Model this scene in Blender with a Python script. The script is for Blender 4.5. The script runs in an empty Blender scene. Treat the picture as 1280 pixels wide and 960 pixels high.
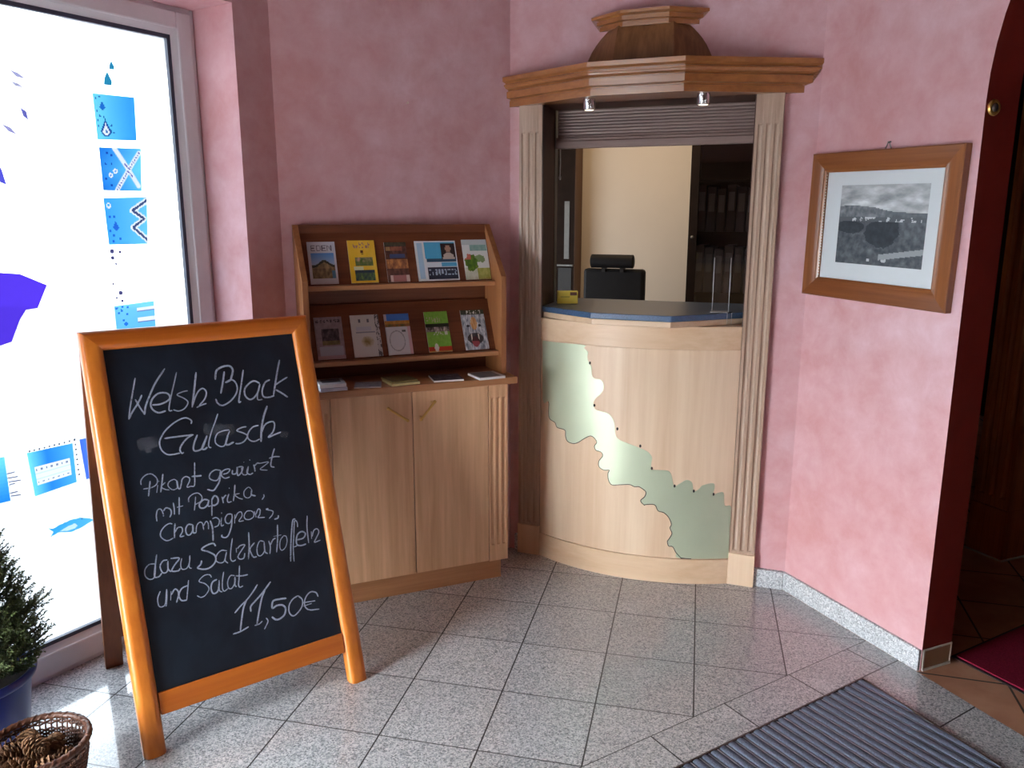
import bpy, bmesh, math, random
from mathutils import Vector, Matrix, noise
random.seed(7)
S = bpy.context.scene
COL = S.collection
PI = math.pi
R = math.radians

def lin(c):
    return tuple(((v/255)/12.92 if v/255 <= .04045 else ((v/255+.055)/1.055)**2.4) for v in c)

# ------------------------------------------------------------------ frames
class Frame:
    """a wall's own axes: x along the wall (left to right as seen), y into the wall, z up"""
    def __init__(s, o, deg):
        s.m = Matrix.Translation((o[0], o[1], 0)) @ Matrix.Rotation(R(deg), 4, 'Z')
    def w(s, x, y, z=0):
        return s.m @ Vector((x, y, z))
WORLD = Frame((0, 0), 0)
FA = Frame((-1.131, 3.048), 57.9)      # window wall, face of the window frame at y = 0
FB = Frame((0, 3.485), 22.5)           # brochure cabinet
FC = Frame((.03, 3.447), -20.3)        # reception wall, face of the pilasters at y = 0
FD = Frame((1.12, 3.066), -67)         # picture wall and arch, face of the skirting at y = 0
FS = Frame((-1.045, 1.997), 36.35)     # chalkboard
FBW = Frame((0, 3.497), 25.6)          # plaster face of the wall behind the cabinet

# ------------------------------------------------------------------ mesh builder
class MB:
    def __init__(s):
        s.v = []; s.f = []; s.mi = []
    def add(s, vs, fs, mi=0):
        b = len(s.v); s.v += [tuple(v) for v in vs]
        for f in fs: s.f.append(tuple(b+i for i in f)); s.mi.append(mi)
        return s
    def box(s, x0, x1, y0, y1, z0, z1, mi=0):
        v = [(x, y, z) for x in (x0, x1) for y in (y0, y1) for z in (z0, z1)]
        return s.add(v, [(0,1,3,2),(4,6,7,5),(0,4,5,1),(2,3,7,6),(0,2,6,4),(1,5,7,3)], mi)
    def prism(s, poly, a, b, ax='z', mi=0):
        """closed polygon swept from a to b; ax z: poly=(x,y); y: (x,z); x: (y,z)"""
        n = len(poly)
        def p(q, t): return {'z': (q[0], q[1], t), 'y': (q[0], t, q[1]), 'x': (t, q[0], q[1])}[ax]
        v = [p(q, a) for q in poly] + [p(q, b) for q in poly]
        f = [tuple(range(n))[::-1], tuple(range(n, 2*n))] + [(i, (i+1) % n, n+(i+1) % n, n+i) for i in range(n)]
        return s.add(v, f, mi)
    def loft(s, rings, closed=True, cap=True, mi=0):
        n = len(rings[0]); v = [p for r in rings for p in r]; f = []
        for k in range(len(rings)-1):
            for i in range(n if closed else n-1):
                j = (i+1) % n
                f.append((k*n+i, k*n+j, (k+1)*n+j, (k+1)*n+i))
        if cap and closed:
            f.append(tuple(range(n))[::-1]); f.append(tuple((len(rings)-1)*n+i for i in range(n)))
        return s.add(v, f, mi)
    def lathe(s, prof, c=(0, 0, 0), n=32, mi=0, cap=False):
        rings = [[(c[0]+r*math.cos(2*PI*i/n), c[1]+r*math.sin(2*PI*i/n), c[2]+z) for i in range(n)] for r, z in prof]
        return s.loft(rings, True, cap, mi)
    def tube(s, pts, r, n=8, closed=False, mi=0):
        pts = [Vector(p) for p in pts]; m = len(pts); rings = []; up = None
        for i in range(m):
            a = pts[(i-1) % m] if (closed or i > 0) else pts[i]
            b = pts[(i+1) % m] if (closed or i < m-1) else pts[i]
            t = (b-a).normalized()
            if up is None:
                up = Vector((0, 0, 1)) if abs(t.z) < .9 else Vector((1, 0, 0))
            x = t.cross(up).normalized(); up = x.cross(t).normalized()
            rr = r[i] if isinstance(r, (list, tuple)) else r
            rings.append([tuple(pts[i]+x*(rr*math.cos(2*PI*k/n))+up*(rr*math.sin(2*PI*k/n))) for k in range(n)])
        if closed: rings.append(rings[0])
        return s.loft(rings, True, not closed, mi)
    def ball(s, c, rx, ry, rz, n=12, mi=0):
        rings = []
        for k in range(1, n):
            a = PI*k/n
            rings.append([(c[0]+rx*math.sin(a)*math.cos(2*PI*i/(2*n)), c[1]+ry*math.sin(a)*math.sin(2*PI*i/(2*n)), c[2]-rz*math.cos(a)) for i in range(2*n)])
        return s.loft(rings, True, True, mi)
    def xf(s, fn):
        s.v = [tuple(fn(*p)) for p in s.v]; return s

BASE = {}
def place(o, fr, base):
    o.matrix_world = fr.m @ Matrix.Translation(base)
def mesh_of(name, mb, mats, off=(0, 0, 0), smooth=False, fix=True):
    me = bpy.data.meshes.new(name)
    me.from_pydata([(v[0]-off[0], v[1]-off[1], v[2]-off[2]) for v in mb.v], [], mb.f)
    if not isinstance(mats, (list, tuple)): mats = [mats]
    for m in mats: me.materials.append(m)
    me.polygons.foreach_set('material_index', mb.mi)
    if fix:
        bm = bmesh.new(); bm.from_mesh(me)
        bmesh.ops.recalc_face_normals(bm, faces=bm.faces); bm.to_mesh(me); bm.free()
    if smooth:
        me.polygons.foreach_set('use_smooth', [True]*len(me.polygons))
        if smooth is not True: me.set_sharp_from_angle(angle=R(smooth))
    me.update(); return me
def bevel(o, w, seg=2):
    b = o.modifiers.new('soft_edges', 'BEVEL'); b.width = w; b.segments = seg; b.limit_method = 'ANGLE'; b.angle_limit = R(35)
    b.harden_normals = False
def tag(o, label=None, cat=None, group=None, kind=None):
    if label: o['label'] = label
    if cat: o['category'] = cat
    if group: o['group'] = group
    if kind: o['kind'] = kind
    return o
def thing(name, label, cat, fr, base=(0, 0, 0), group=None, kind=None):
    o = bpy.data.objects.new(name, None); COL.objects.link(o); o.empty_display_size = .05
    place(o, fr, base); BASE[o] = tuple(base)
    return tag(o, label, cat, group, kind)
def part(name, mb, mats, parent, bev=0, smooth=False, label=None, fix=True):
    """a mesh under a thing, its coordinates given in the thing's wall frame"""
    o = bpy.data.objects.new(name, mesh_of(name, mb, mats, BASE[parent], smooth, fix)); COL.objects.link(o)
    o.parent = parent; BASE[o] = BASE[parent]
    if bev: bevel(o, bev)
    if label: o['label'] = label
    return o
def solo(name, mb, mats, fr, label, cat, base=(0, 0, 0), group=None, kind=None, bev=0, smooth=False, fix=True):
    o = bpy.data.objects.new(name, mesh_of(name, mb, mats, base, smooth, fix)); COL.objects.link(o)
    place(o, fr, base); BASE[o] = tuple(base)
    if bev: bevel(o, bev)
    return tag(o, label, cat, group, kind)
def struct(name, mb, mats, fr, label, cat, **k):
    return solo(name, mb, mats, fr, label, cat, kind='structure', **k)

# ------------------------------------------------------------------ materials
class NT:
    def __init__(s, name):
        s.m = bpy.data.materials.new(name); s.m.use_nodes = True
        s.t = s.m.node_tree; s.b = s.t.nodes['Principled BSDF']; s.out = s.t.nodes['Material Output']
    def n(s, typ, **k):
        o = s.t.nodes.new(typ)
        for a, v in k.items(): setattr(o, a, v)
        return o
    def put(s, sock, v):
        if isinstance(v, bpy.types.NodeSocket): s.t.links.new(v, sock)
        elif isinstance(v, (tuple, list)) and len(v) == 3 and sock.type == 'RGBA': sock.default_value = (*v, 1)
        else: sock.default_value = v
    def math(s, op, a, b=None, c=None):
        o = s.n('ShaderNodeMath', operation=op)
        for i, x in enumerate((a, b, c)):
            if x is not None: s.put(o.inputs[i], x)
        return o.outputs[0]
    def coord(s, kind='Object'):
        return s.n('ShaderNodeTexCoord').outputs[kind]
    def mapping(s, vec, scale=(1, 1, 1), rot=(0, 0, 0), loc=(0, 0, 0)):
        o = s.n('ShaderNodeMapping'); s.put(o.inputs[0], vec)
        o.inputs['Scale'].default_value = scale; o.inputs['Rotation'].default_value = rot; o.inputs['Location'].default_value = loc
        return o.outputs[0]
    def noise(s, vec, scale, detail=3, rough=.55, dist=0):
        o = s.n('ShaderNodeTexNoise'); s.put(o.inputs['Vector'], vec)
        o.inputs['Scale'].default_value = scale; o.inputs['Detail'].default_value = detail
        o.inputs['Roughness'].default_value = rough; o.inputs['Distortion'].default_value = dist
        return o.outputs['Fac']
    def ramp(s, fac, stops, interp='LINEAR'):
        o = s.n('ShaderNodeValToRGB'); s.put(o.inputs[0], fac); e = o.color_ramp.elements; o.color_ramp.interpolation = interp
        while len(e) < len(stops): e.new(.5)
        for k, (p, c) in enumerate(stops): e[k].position = p; e[k].color = (*c, 1)
        return o.outputs[0]
    def mix(s, fac, a, b, blend='MIX'):
        o = s.n('ShaderNodeMix', data_type='RGBA', blend_type=blend)
        s.put(o.inputs[0], fac); s.put(o.inputs[6], a); s.put(o.inputs[7], b); return o.outputs[2]
    def bump(s, h, strength=.2, dist=.01):
        o = s.n('ShaderNodeBump'); o.inputs['Strength'].default_value = strength; o.inputs['Distance'].default_value = dist
        s.put(o.inputs['Height'], h); s.t.links.new(o.outputs[0], s.b.inputs['Normal'])
    def set(s, color=None, rough=.5, metal=0, spec=.5, coat=0, coat_rough=.2, **k):
        if color is not None: s.put(s.b.inputs['Base Color'], color)
        s.put(s.b.inputs['Roughness'], rough); s.b.inputs['Metallic'].default_value = metal
        s.b.inputs['Specular IOR Level'].default_value = spec
        s.b.inputs['Coat Weight'].default_value = coat; s.b.inputs['Coat Roughness'].default_value = coat_rough
        for a, v in k.items(): s.put(s.b.inputs[a], v)
        return s.m
def plain(name, c, rough=.5, metal=0, spec=.5, var=.08, scale=30, **k):
    t = NT(name); c = lin(c)
    f = t.noise(t.coord(), scale, 3)
    a = tuple(x*(1-var) for x in c); b = tuple(min(1, x*(1+var)) for x in c)
    return t.set(t.ramp(f, [(.3, a), (.7, b)]), rough, metal, spec, **k)
def wood(name, light, dark, axis='z', rough=.4, spec=.5, coat=.0, coat_rough=.25, fine=1., bump=.06):
    t = NT(name); st = {'x': (1.2, 26, 26), 'y': (26, 1.2, 26), 'z': (26, 26, 1.2)}[axis]
    v = t.mapping(t.coord(), tuple(a*fine for a in st))
    big = t.noise(v, .55, 3, .5, .8); fin = t.noise(t.mapping(t.coord(), tuple(a*4*fine for a in st)), 1., 4, .6)
    f = t.math('ADD', t.math('MULTIPLY', big, .65), t.math('MULTIPLY', fin, .35))
    c = t.ramp(f, [(.36, lin(dark)), (.5, tuple((a+b)/2 for a, b in zip(lin(light), lin(dark)))), (.64, lin(light))])
    t.set(c, rough, 0, spec, coat, coat_rough); t.bump(fin, bump, .002)
    return t.m
def attr_mat(name, rough=.4, spec=.4, coat=0):
    t = NT(name); a = t.n('ShaderNodeAttribute', attribute_name='print')
    return t.set(a.outputs['Color'], rough, 0, spec, coat, .15)

def plaster():
    t = NT('pink_sponged_plaster'); p = t.n('ShaderNodeNewGeometry').outputs['Position']
    a = t.noise(p, 2.6, 6, .65, .2); b = t.noise(p, 9, 5, .65, .25); c = t.noise(p, 42, 3, .6)
    c1 = t.ramp(a, [(.3, lin((198, 148, 150))), (.5, lin((214, 172, 178))), (.7, lin((226, 193, 201)))])
    c2 = t.ramp(b, [(.32, lin((202, 147, 145))), (.55, lin((218, 177, 183))), (.72, lin((230, 199, 207)))])
    col = t.mix(.5, c1, c2)
    col = t.mix(t.math('MULTIPLY', t.ramp(t.noise(p, 1.1, 3, .5), [(.45, (0, 0, 0)), (.7, (1, 1, 1))]), .35), col, lin((200, 128, 124)))
    t.set(col, .8, 0, .25); t.bump(t.math('ADD', c, b), .12, .004)
    return t.m
def granite_nodes(t, p, tile_id=None):
    n1 = t.noise(p, 250, 2, .7); n2 = t.noise(p, 95, 3, .65); n3 = t.noise(p, 2.2, 3)
    vo = t.n('ShaderNodeTexVoronoi', feature='F1'); t.put(vo.inputs['Vector'], p); vo.inputs['Scale'].default_value = 230
    sep = t.n('ShaderNodeSeparateColor'); t.t.links.new(vo.outputs['Color'], sep.inputs[0])
    f = t.math('ADD', t.math('MULTIPLY', n1, .35), t.math('ADD', t.math('MULTIPLY', n2, .3), t.math('MULTIPLY', sep.outputs[0], .35)))
    col = t.ramp(f, [(.3, lin((116, 122, 128))), (.42, lin((171, 178, 184))), (.55, lin((204, 210, 214))), (.68, lin((236, 238, 240)))])
    col = t.mix(t.math('MULTIPLY', n3, .3), col, lin((186, 180, 178)))
    return col
def granite_floor():
    t = NT('grey_granite_tiles'); p = t.coord()
    col = granite_nodes(t, p)
    sp = t.n('ShaderNodeSeparateXYZ'); t.put(sp.inputs[0], p); X, Y = sp.outputs[0], sp.outputs[1]
    T = .305; g = .0036
    def rot(a, b): return t.math('ADD', t.math('MULTIPLY', X, a), t.math('MULTIPLY', Y, b))
    a = -.2289
    u = rot(math.cos(a), math.sin(a)); v = rot(-math.sin(a), math.cos(a))
    a2 = R(31.9)
    u2 = rot(math.cos(a2), math.sin(a2)); w2 = rot(-math.sin(a2), math.cos(a2))
    def grid(x, off, per):     # (grout mask, cell number)
        k = t.math('DIVIDE', t.math('SUBTRACT', x, off), per)
        fl = t.math('FLOOR', k); fr = t.math('SUBTRACT', k, fl)
        d = t.math('MULTIPLY', t.math('MINIMUM', fr, t.math('SUBTRACT', 1, fr)), per)
        return t.math('LESS_THAN', d, g/2+.0006), fl
    mu, iu = grid(u, -3.8426*T, T); mv, iv = grid(v, 9.4518*T, T)
    ju, ku = grid(u2, 1.4657, .3085); jw, kw = grid(w2, 1.4295, .29)
    border = t.math('LESS_THAN', w2, 1.571)
    outer = t.math('GREATER_THAN', w2, 1.4295)
    main = t.math('MAXIMUM', t.math('MULTIPLY', mu, 1.0), t.math('MULTIPLY', mv, .85))
    line = t.math('LESS_THAN', t.math('ABSOLUTE', t.math('SUBTRACT', w2, 1.571)), .0015)
    bl = t.math('MAXIMUM', line, t.math('MAXIMUM', t.math('MULTIPLY', outer, ju), jw))
    mixm = t.math('ADD', t.math('MULTIPLY', border, bl), t.math('MULTIPLY', t.math('SUBTRACT', 1, border), t.math('MAXIMUM', main, line)))
    wn = t.n('ShaderNodeTexWhiteNoise', noise_dimensions='3D'); cx = t.n('ShaderNodeCombineXYZ')
    t.put(cx.inputs[0], t.math('ADD', iu, t.math('MULTIPLY', border, t.math('ADD', ku, 40)))); t.put(cx.inputs[1], t.math('ADD', iv, t.math('MULTIPLY', border, 17))); t.t.links.new(cx.outputs[0], wn.inputs[0])
    k = t.math('ADD', .9, t.math('MULTIPLY', wn.outputs[0], .16))
    sc = t.n('ShaderNodeVectorMath', operation='SCALE'); t.put(sc.inputs[0], col); t.put(sc.inputs['Scale'], k)
    col = t.mix(mixm, sc.outputs[0], lin((46, 45, 48)))
    rg = t.math('ADD', .12, t.math('MULTIPLY', t.noise(p, 6, 3), .14))
    t.set(col, t.math('ADD', rg, t.math('MULTIPLY', mixm, .5)), 0, .5, 1., .05)
    t.bump(t.math('SUBTRACT', 1, mixm), .25, .0015)
    return t.m
def granite_plain():
    t = NT('grey_granite_skirting'); p = t.n('ShaderNodeNewGeometry').outputs['Position']
    return t.set(granite_nodes(t, p), .3)
def terracotta():
    t = NT('terracotta_floor_tiles'); p = t.coord()
    sp = t.n('ShaderNodeSeparateXYZ'); t.put(sp.inputs[0], t.mapping(p, rot=(0, 0, R(-74.5)), loc=(.06, .02, 0)))
    ms = []
    for i in (0, 1):
        k = t.math('DIVIDE', sp.outputs[i], .31); fr = t.math('FRACT', t.math('ADD', k, 20))
        ms.append(t.math('LESS_THAN', t.math('MINIMUM', fr, t.math('SUBTRACT', 1, fr)), .012))
    m = t.math('MAXIMUM', *ms)
    c = t.ramp(t.noise(p, 6, 4), [(.3, lin((180, 126, 98))), (.7, lin((208, 158, 128)))])
    t.set(t.mix(m, c, lin((60, 45, 38))), .35); return t.m

PLASTER = plaster()
FLOOR = granite_floor(); SKIRT = granite_plain(); TERRA = terracotta()
WHITE_PVC = plain('white_plastic_frame', (222, 222, 226), .3, var=.02)
GASKET = plain('dark_rubber_gasket', (52, 58, 78), .5)
RED_PAINT = plain('dark_red_paint', (122, 36, 26), .5, var=.12, scale=9)
CEIL = wood('brown_ceiling_boards', (104, 66, 48), (78, 48, 34), 'x', .5)  # unseen ceiling made brown to dim the upper walls
PANEL = wood('dark_wall_panelling', (84, 54, 40), (62, 38, 28), 'z', .5)  # unseen walls made dark wood to cut bounce light in the lobby
HONEY = wood('honey_stained_beech', (216, 128, 46), (188, 98, 26), 'z', .32, .5, .35, .2, .6, .02)
HONEY_X = wood('honey_stained_beech_rail', (206, 116, 40), (178, 88, 22), 'x', .32, .5, .35, .2, .6, .02)
BACKLEG = wood('backlit_dark_beech', (150, 84, 44), (120, 62, 30), 'z', .4)  # honey beech darkened to the back-lit look of the rear leg
OAK = wood('washed_brown_oak', (234, 190, 148), (204, 156, 116), 'z', .42, .5, 0, .25, .8)
OAK_X = wood('washed_brown_oak_across', (190, 136, 94), (154, 104, 66), 'x', .42, .5, 0, .25, .8)
INNER = wood('red_brown_veneer', (122, 68, 40), (92, 46, 24), 'x', .45)
INNER_Z = wood('brown_veneer_upright', (172, 116, 72), (140, 88, 52), 'z', .42)
MAPLE = wood('pale_maple_veneer', (234, 208, 180), (218, 186, 154), 'z', .38, .5, 0, .2, .55, .02)
MAPLE_X = wood('pale_maple_veneer_across', (232, 204, 174), (214, 180, 144), 'x', .38, .5, 0, .2, .55, .02)
SHEEN_OAK = wood('sheen_grey_oak', (188, 162, 142), (168, 140, 120), 'z', .34, .5, 0, .2, 1.)  # brown oak greyed to carry the sheen of the entrance
CORN = wood('brown_oak_moulding', (176, 116, 62), (140, 84, 42), 'x', .34, .8, 1., .24, .8)
CROWN = wood('brown_oak_panel', (150, 104, 66), (112, 70, 40), 'z', .4, .5, 0, .3, .9)
JAMB = wood('dark_walnut_jamb', (84, 50, 38), (58, 32, 24), 'z', .5)
SHUTTER = wood('sheen_grey_slats', (150, 126, 118), (122, 98, 92), 'x', .38)  # slat wood greyed with the same entrance sheen
DARKWOOD = wood('dark_stained_wood', (36, 25, 21), (24, 17, 15), 'z', .45)
HALLWOOD = wood('red_brown_pine', (204, 124, 60), (164, 88, 38), 'z', .4)
POSTWOOD = wood('brown_post_wood', (92, 56, 30), (70, 40, 20), 'z', .45)
FRAMEWOOD = wood('walnut_picture_moulding', (150, 92, 50), (118, 66, 32), 'x', .3, .5, .3, .2, .8)
FRAMEWOOD_Z = wood('walnut_picture_moulding_upright', (150, 92, 50), (118, 66, 32), 'z', .3, .5, .3, .2, .8)
BRASS = plain('polished_brass', (212, 166, 92), .3, .55, var=.05)
CHROME = plain('brushed_chrome', (205, 205, 205), .2, 1, var=.03)
STEEL = plain('dull_steel', (140, 138, 134), .4, 1, var=.05)
BLACKLEATHER = plain('black_leather', (13, 13, 17), .6, 0, .3, .2)
BLACKPLASTIC = plain('black_plastic', (24, 24, 26), .5)
STONETOP = plain('sky_tinted_stone', (66, 92, 124), .3, var=.25, scale=220)  # dark stone coloured with the blue sky reflection of its edge
PAPER = plain('white_paper', (225, 225, 225), .6, var=.02)
BEIGE = plain('beige_wall_paint', (228, 216, 200), .8, var=.02, scale=4)
YELLOW = plain('yellow_card', (250, 226, 96), .5, var=.05)
GREYCARD = plain('grey_laminate', (120, 124, 126), .5)
WHITECAULK = plain('white_caulk', (205, 200, 190), .6)
PRINT = attr_mat('printed_cover', .35, .5, .2)
PRINT_MATT = attr_mat('engraving_print', .5, .3)
STROKES_BIG=[[(135,1094),(122,1052),(108,1006),(100,973)],[(100,973),(112,993),(132,1018),(146,1041)],[(126,1030),(133,1010),(145,981)],[(145,981),(151,1005),(167,1036),(190,1074),(222,1113)],[(170,1007),(191,1006),(212,1012),(223,1021),(220,1034),(206,1040),(189,1038),(173,1025),(166,1008),(170,992),(185,981),(207,984)],[(254,1098),(241,1063),(226,1023),(215,986),(224,982)],[(278,1037),(261,1035),(245,1028),(263,1015),(273,1001),(261,984),(243,978),(227,984)],[(311,1091),(298,1040),(283,984)],[(285,989),(298,1016),(311,1033),(324,1038),(332,1025),(324,1005),(304,986)],[(296,981),(308,986),(327,990)],[(365,1061),(372,1087),(386,1097),(405,1101),(418,1098),(424,1084),(416,1063),(411,1054),(394,1048)],[(394,1048),(414,1055),(426,1045),(429,1026),(422,1008),(406,991),(389,981),(373,977),(361,986),(357,1000)],[(397,1084),(387,1050),(375,1015)],[(457,1082),(443,1035),(427,983),(434,982)],[(503,1032),(487,1042),(470,1037),(452,1020),(450,999),(461,985),(475,987),(492,1004),(503,1030)],[(503,1030),(492,1004),(488,981),(503,979)],[(538,1040),(521,1033),(507,1008),(508,988),(524,983),(544,986)],[(581,1102),(564,1056),(541,986)],[(598,1042),(571,1030),(554,1021)],[(552,1005),(570,991),(588,975)],[(272,933),(274,944),(260,954),(242,952),(218,941),(194,923),(178,902),(173,885),(177,866),(190,852),(207,849),(227,850)],[(189,901),(215,901),(247,900),(274,899)],[(272,899),(255,892),(237,876),(228,861),(231,849),(238,850)],[(285,897),(272,873),(267,855),(273,848),(291,852),(304,872),(313,890)],[(312,887),(293,855),(299,849),(309,854)],[(356,953),(344,929),(330,903),(318,876),(313,856),(320,850)],[(383,897),(364,897),(345,891),(335,873),(337,859),(350,849),(362,852),(372,874),(384,894)],[(377,883),(366,856),(373,851),(391,857)],[(438,899),(421,898),(406,891),(425,880),(436,869),(424,854),(408,849),(395,851)],[(477,897),(459,895),(443,882),(436,866),(443,853),(457,848),(474,853)],[(515,956),(498,923),(485,886),(476,843)],[(482,871),(496,894),(512,902),(527,901),(528,886),(519,868),(502,854),(523,859),(546,864)],[(310,333),(332,350),(353,363),(375,382),(392,400)],[(352,364),(338,340),(328,310),(318,275)],[(295,272),(317,273),(345,280)],[(359,323),(361,339),(379,353),(404,371),(434,398)],[(414,380),(399,356),(385,321),(371,281)],[(363,278),(378,279),(389,285)],[(402,291),(406,281),(402,272),(391,258)],[(475,333),(455,336),(432,336),(426,315),(441,319),(458,316),(467,303),(461,285),(445,276),(431,277),(420,289)],[(513,331),(494,324),(480,308),(477,286),(488,272),(507,280),(522,296),(525,315),(513,331)],[(579,309),(574,324),(557,331),(541,322),(531,305),(532,287),(545,275),(576,269)],[(527,304),(567,299)],[(526,293),(554,294)]]
STROKES_SMALL=[[(105,775),(106,787),(114,797),(126,803),(139,801),(149,789),(151,778),(146,768),(132,762),(109,762)],[(131,782),(125,758),(120,738)],[(154,778),(155,775)],[(150,766),(144,744)],[(169,796),(163,772),(155,743)],[(172,770),(159,759),(169,749),(180,745)],[(204,769),(197,774),(184,770),(178,760),(183,749),(192,743),(203,748),(204,769)],[(205,769),(205,748),(210,741)],[(210,741),(216,756),(221,770),(232,776),(242,769),(240,759),(231,744),(243,744)],[(264,814),(259,781),(253,745),(241,744)],[(249,773),(266,771),(278,770)],[(336,776),(321,780),(306,773),(300,759),(310,749),(323,748),(334,764),(337,776)],[(336,774),(329,745),(317,728),(305,718),(288,725)],[(342,762),(357,764),(365,773),(355,776),(341,771),(337,759),(346,749),(361,750)],[(373,770),(371,758),(383,758),(389,777),(386,750),(399,758),(406,774),(392,776)],[(402,773),(401,755),(406,748),(416,750),(424,773)],[(424,773),(416,755),(424,746),(435,749)],[(411,789),(412,787)],[(431,793),(431,790)],[(441,775),(442,765),(442,752)],[(443,770),(453,777),(462,775)],[(457,775),(489,775),(476,766),(459,756),(482,749)],[(516,815),(505,792),(495,762),(506,754)],[(493,786),(512,788),(529,785)],[(132,660),(133,678),(139,693),(148,693),(152,680),(152,670)],[(154,686),(163,694),(174,687),(175,675),(169,664)],[(185,705),(185,687),(183,669)],[(204,718),(200,690),(196,666)],[(193,689),(211,690)],[(229,698),(231,710),(244,719),(260,719),(269,706),(264,693),(245,686)],[(251,710),(246,688),(241,669)],[(286,692),(273,696),(259,686),(259,674),(271,671),(282,679),(288,692)],[(288,692),(283,674),(291,673)],[(297,694),(293,666),(289,642)],[(296,690),(306,701),(315,693),(313,678),(301,672),(294,676)],[(173,643),(164,646),(150,640),(138,627),(136,613),(146,600),(156,597),(170,601)],[(181,643),(176,622),(173,600)],[(176,616),(186,628),(197,627),(198,615),(189,601),(201,600)],[(229,628),(217,631),(208,619),(209,603),(218,600),(228,612),(230,628)],[(229,626),(228,604),(236,602)],[(236,602),(240,620),(249,630),(258,626),(259,605)],[(260,617),(270,629),(275,620),(273,604)],[(282,629),(285,609),(284,589),(281,565)],[(289,633),(301,634),(309,623),(303,609),(291,606)],[(328,694),(329,683),(329,673)],[(329,686),(337,694),(342,696)],[(350,698),(343,683),(344,673),(355,673)],[(354,717),(354,714)],[(373,723),(367,697),(360,673)],[(383,693),(368,692),(377,680),(390,673)],[(422,698),(413,707),(398,697),(396,682),(405,674),(416,678),(422,698)],[(422,696),(419,682),(431,675)],[(457,675),(457,668),(449,659)],[(317,631),(313,616),(313,605),(320,607)],[(319,646),(319,642)],[(348,635),(336,636),(327,625),(328,612),(338,608),(348,622),(349,635)],[(348,624),(342,598),(330,574),(319,567),(309,572),(310,578)],[(358,631),(353,604)],[(357,618),(367,633),(378,635),(379,622),(367,608),(382,606)],[(409,632),(396,633),(386,622),(388,610),(401,606),(414,612),(416,624),(409,632)],[(419,628),(422,608)],[(422,617),(432,632),(438,628),(434,614),(428,606),(449,602)],[(465,627),(457,626),(477,616),(474,605),(462,595)],[(493,599),(490,591),(478,589)],[(110,538),(92,540),(79,527),(78,509),(89,497),(102,502),(110,536)],[(117,564),(108,531),(102,502),(114,499),(123,507)],[(144,541),(131,541),(121,527),(126,507),(139,509),(145,538)],[(144,536),(142,514),(149,504)],[(153,543),(177,538),(162,522),(151,506),(169,502),(175,508)],[(184,536),(178,518),(180,504),(193,503),(203,517),(208,539)],[(203,517),(201,504),(207,499)],[(286,548),(280,558),(261,557),(244,548),(263,536),(279,521),(279,504),(264,490),(244,487),(224,496),(234,504),(239,515)],[(317,526),(301,531),(286,522),(280,506),(290,495),(304,497),(315,523)],[(315,522),(307,499),(314,488)],[(111,456),(101,437),(101,415),(111,410),(120,418),(128,454)],[(129,457),(125,430),(120,408)],[(140,448),(135,422)],[(139,437),(151,451),(159,443),(158,429),(150,411)],[(188,452),(171,448),(160,432),(164,414),(179,410)],[(193,467),(186,438),(179,410)],[(259,458),(255,467),(239,469),(222,456),(238,444),(247,427),(235,411),(221,407),(210,415)],[(274,448),(260,443),(253,426),(257,409),(271,412),(279,435)],[(280,444),(276,414),(284,406)],[(297,465),(289,438),(286,417),(290,407),(302,412)],[(339,560),(329,527),(324,500),(329,490),(339,492)],[(346,528),(344,514)],[(349,525),(359,532),(373,531),(361,517),(347,501),(352,491),(364,492),(369,506)],[(391,567),(386,525),(377,484)],[(404,531),(387,515),(389,498),(394,487),(404,486)],[(433,528),(420,531),(409,512),(408,491),(418,486),(431,499),(434,527)],[(434,525),(432,496),(440,486)],[(449,526),(451,507),(446,484)],[(451,510),(463,526),(472,529)],[(485,570),(478,525),(468,484)],[(466,536),(492,535)],[(499,531),(486,518),(481,497),(486,486),(499,493),(507,510),(507,526),(499,531)],[(546,575),(537,572),(527,538),(517,494),(508,444)],[(549,547),(550,563),(542,568),(531,518),(524,487),(519,441)],[(524,487),(534,488),(541,492)],[(540,507),(561,508),(571,520),(561,530),(546,525),(538,508),(538,492),(551,486),(568,487)],[(587,577),(580,540),(577,488)],[(592,523),(589,499)],[(592,506),(601,524),(613,527),(617,515),(605,498),(597,486),(618,488)],[(328,445),(315,448),(304,432),(304,413),(314,410),(326,426),(328,442)],[(328,442),(324,418),(328,410)],[(347,472),(340,436),(335,415),(338,406),(348,408)],[(331,444),(349,439),(368,438)]]
SMEARS=[[(112,895),(147,895),(172,901)],[(132,876),(147,877)],[(307,914),(333,907),(365,900),(399,894)],[(543,859),(567,850)]]
INLAY_UPPER=[(110,993),(305,999),(315,983),(333,968),(331,945),(340,921),(350,908),(353,874),(366,859),(389,858),(404,843),(405,817),(391,793),(371,774),(362,750),(372,728),(398,723),(428,718),(449,697),(458,669),(460,647),(465,624),(482,609),(517,598),(567,583),(600,569),(617,547),(615,518),(619,496),(646,495),(683,494),(697,478),(704,450),(712,430),(733,442),(758,458),(780,447),(788,411),(807,419),(822,436),(862,445),(868,424),(865,398),(885,404),(904,402),(911,348),(937,338),(943,223),(938,110)]
INLAY_LOWER=[(749,111),(730,137),(715,163),(699,165),(693,185),(700,198),(710,222),(701,245),(706,263),(694,292),(674,311),(650,318),(635,343),(597,340),(594,337),(577,355),(593,374),(598,395),(584,408),(567,416),(550,414),(528,421),(488,415),(453,410),(438,429),(435,458),(440,473),(417,470),(395,481),(393,505),(409,530),(403,547),(379,552),(372,569),(382,588),(368,606),(350,610),(323,594),(292,571),(266,564),(243,571),(234,594),(231,617),(192,622),(181,641),(153,653),(146,682),(145,730),(113,736)]
NOTCHES=[(343,923),(367,745),(470,656),(568,592),(618,500),(712,430),(788,411),(865,398)]
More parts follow.
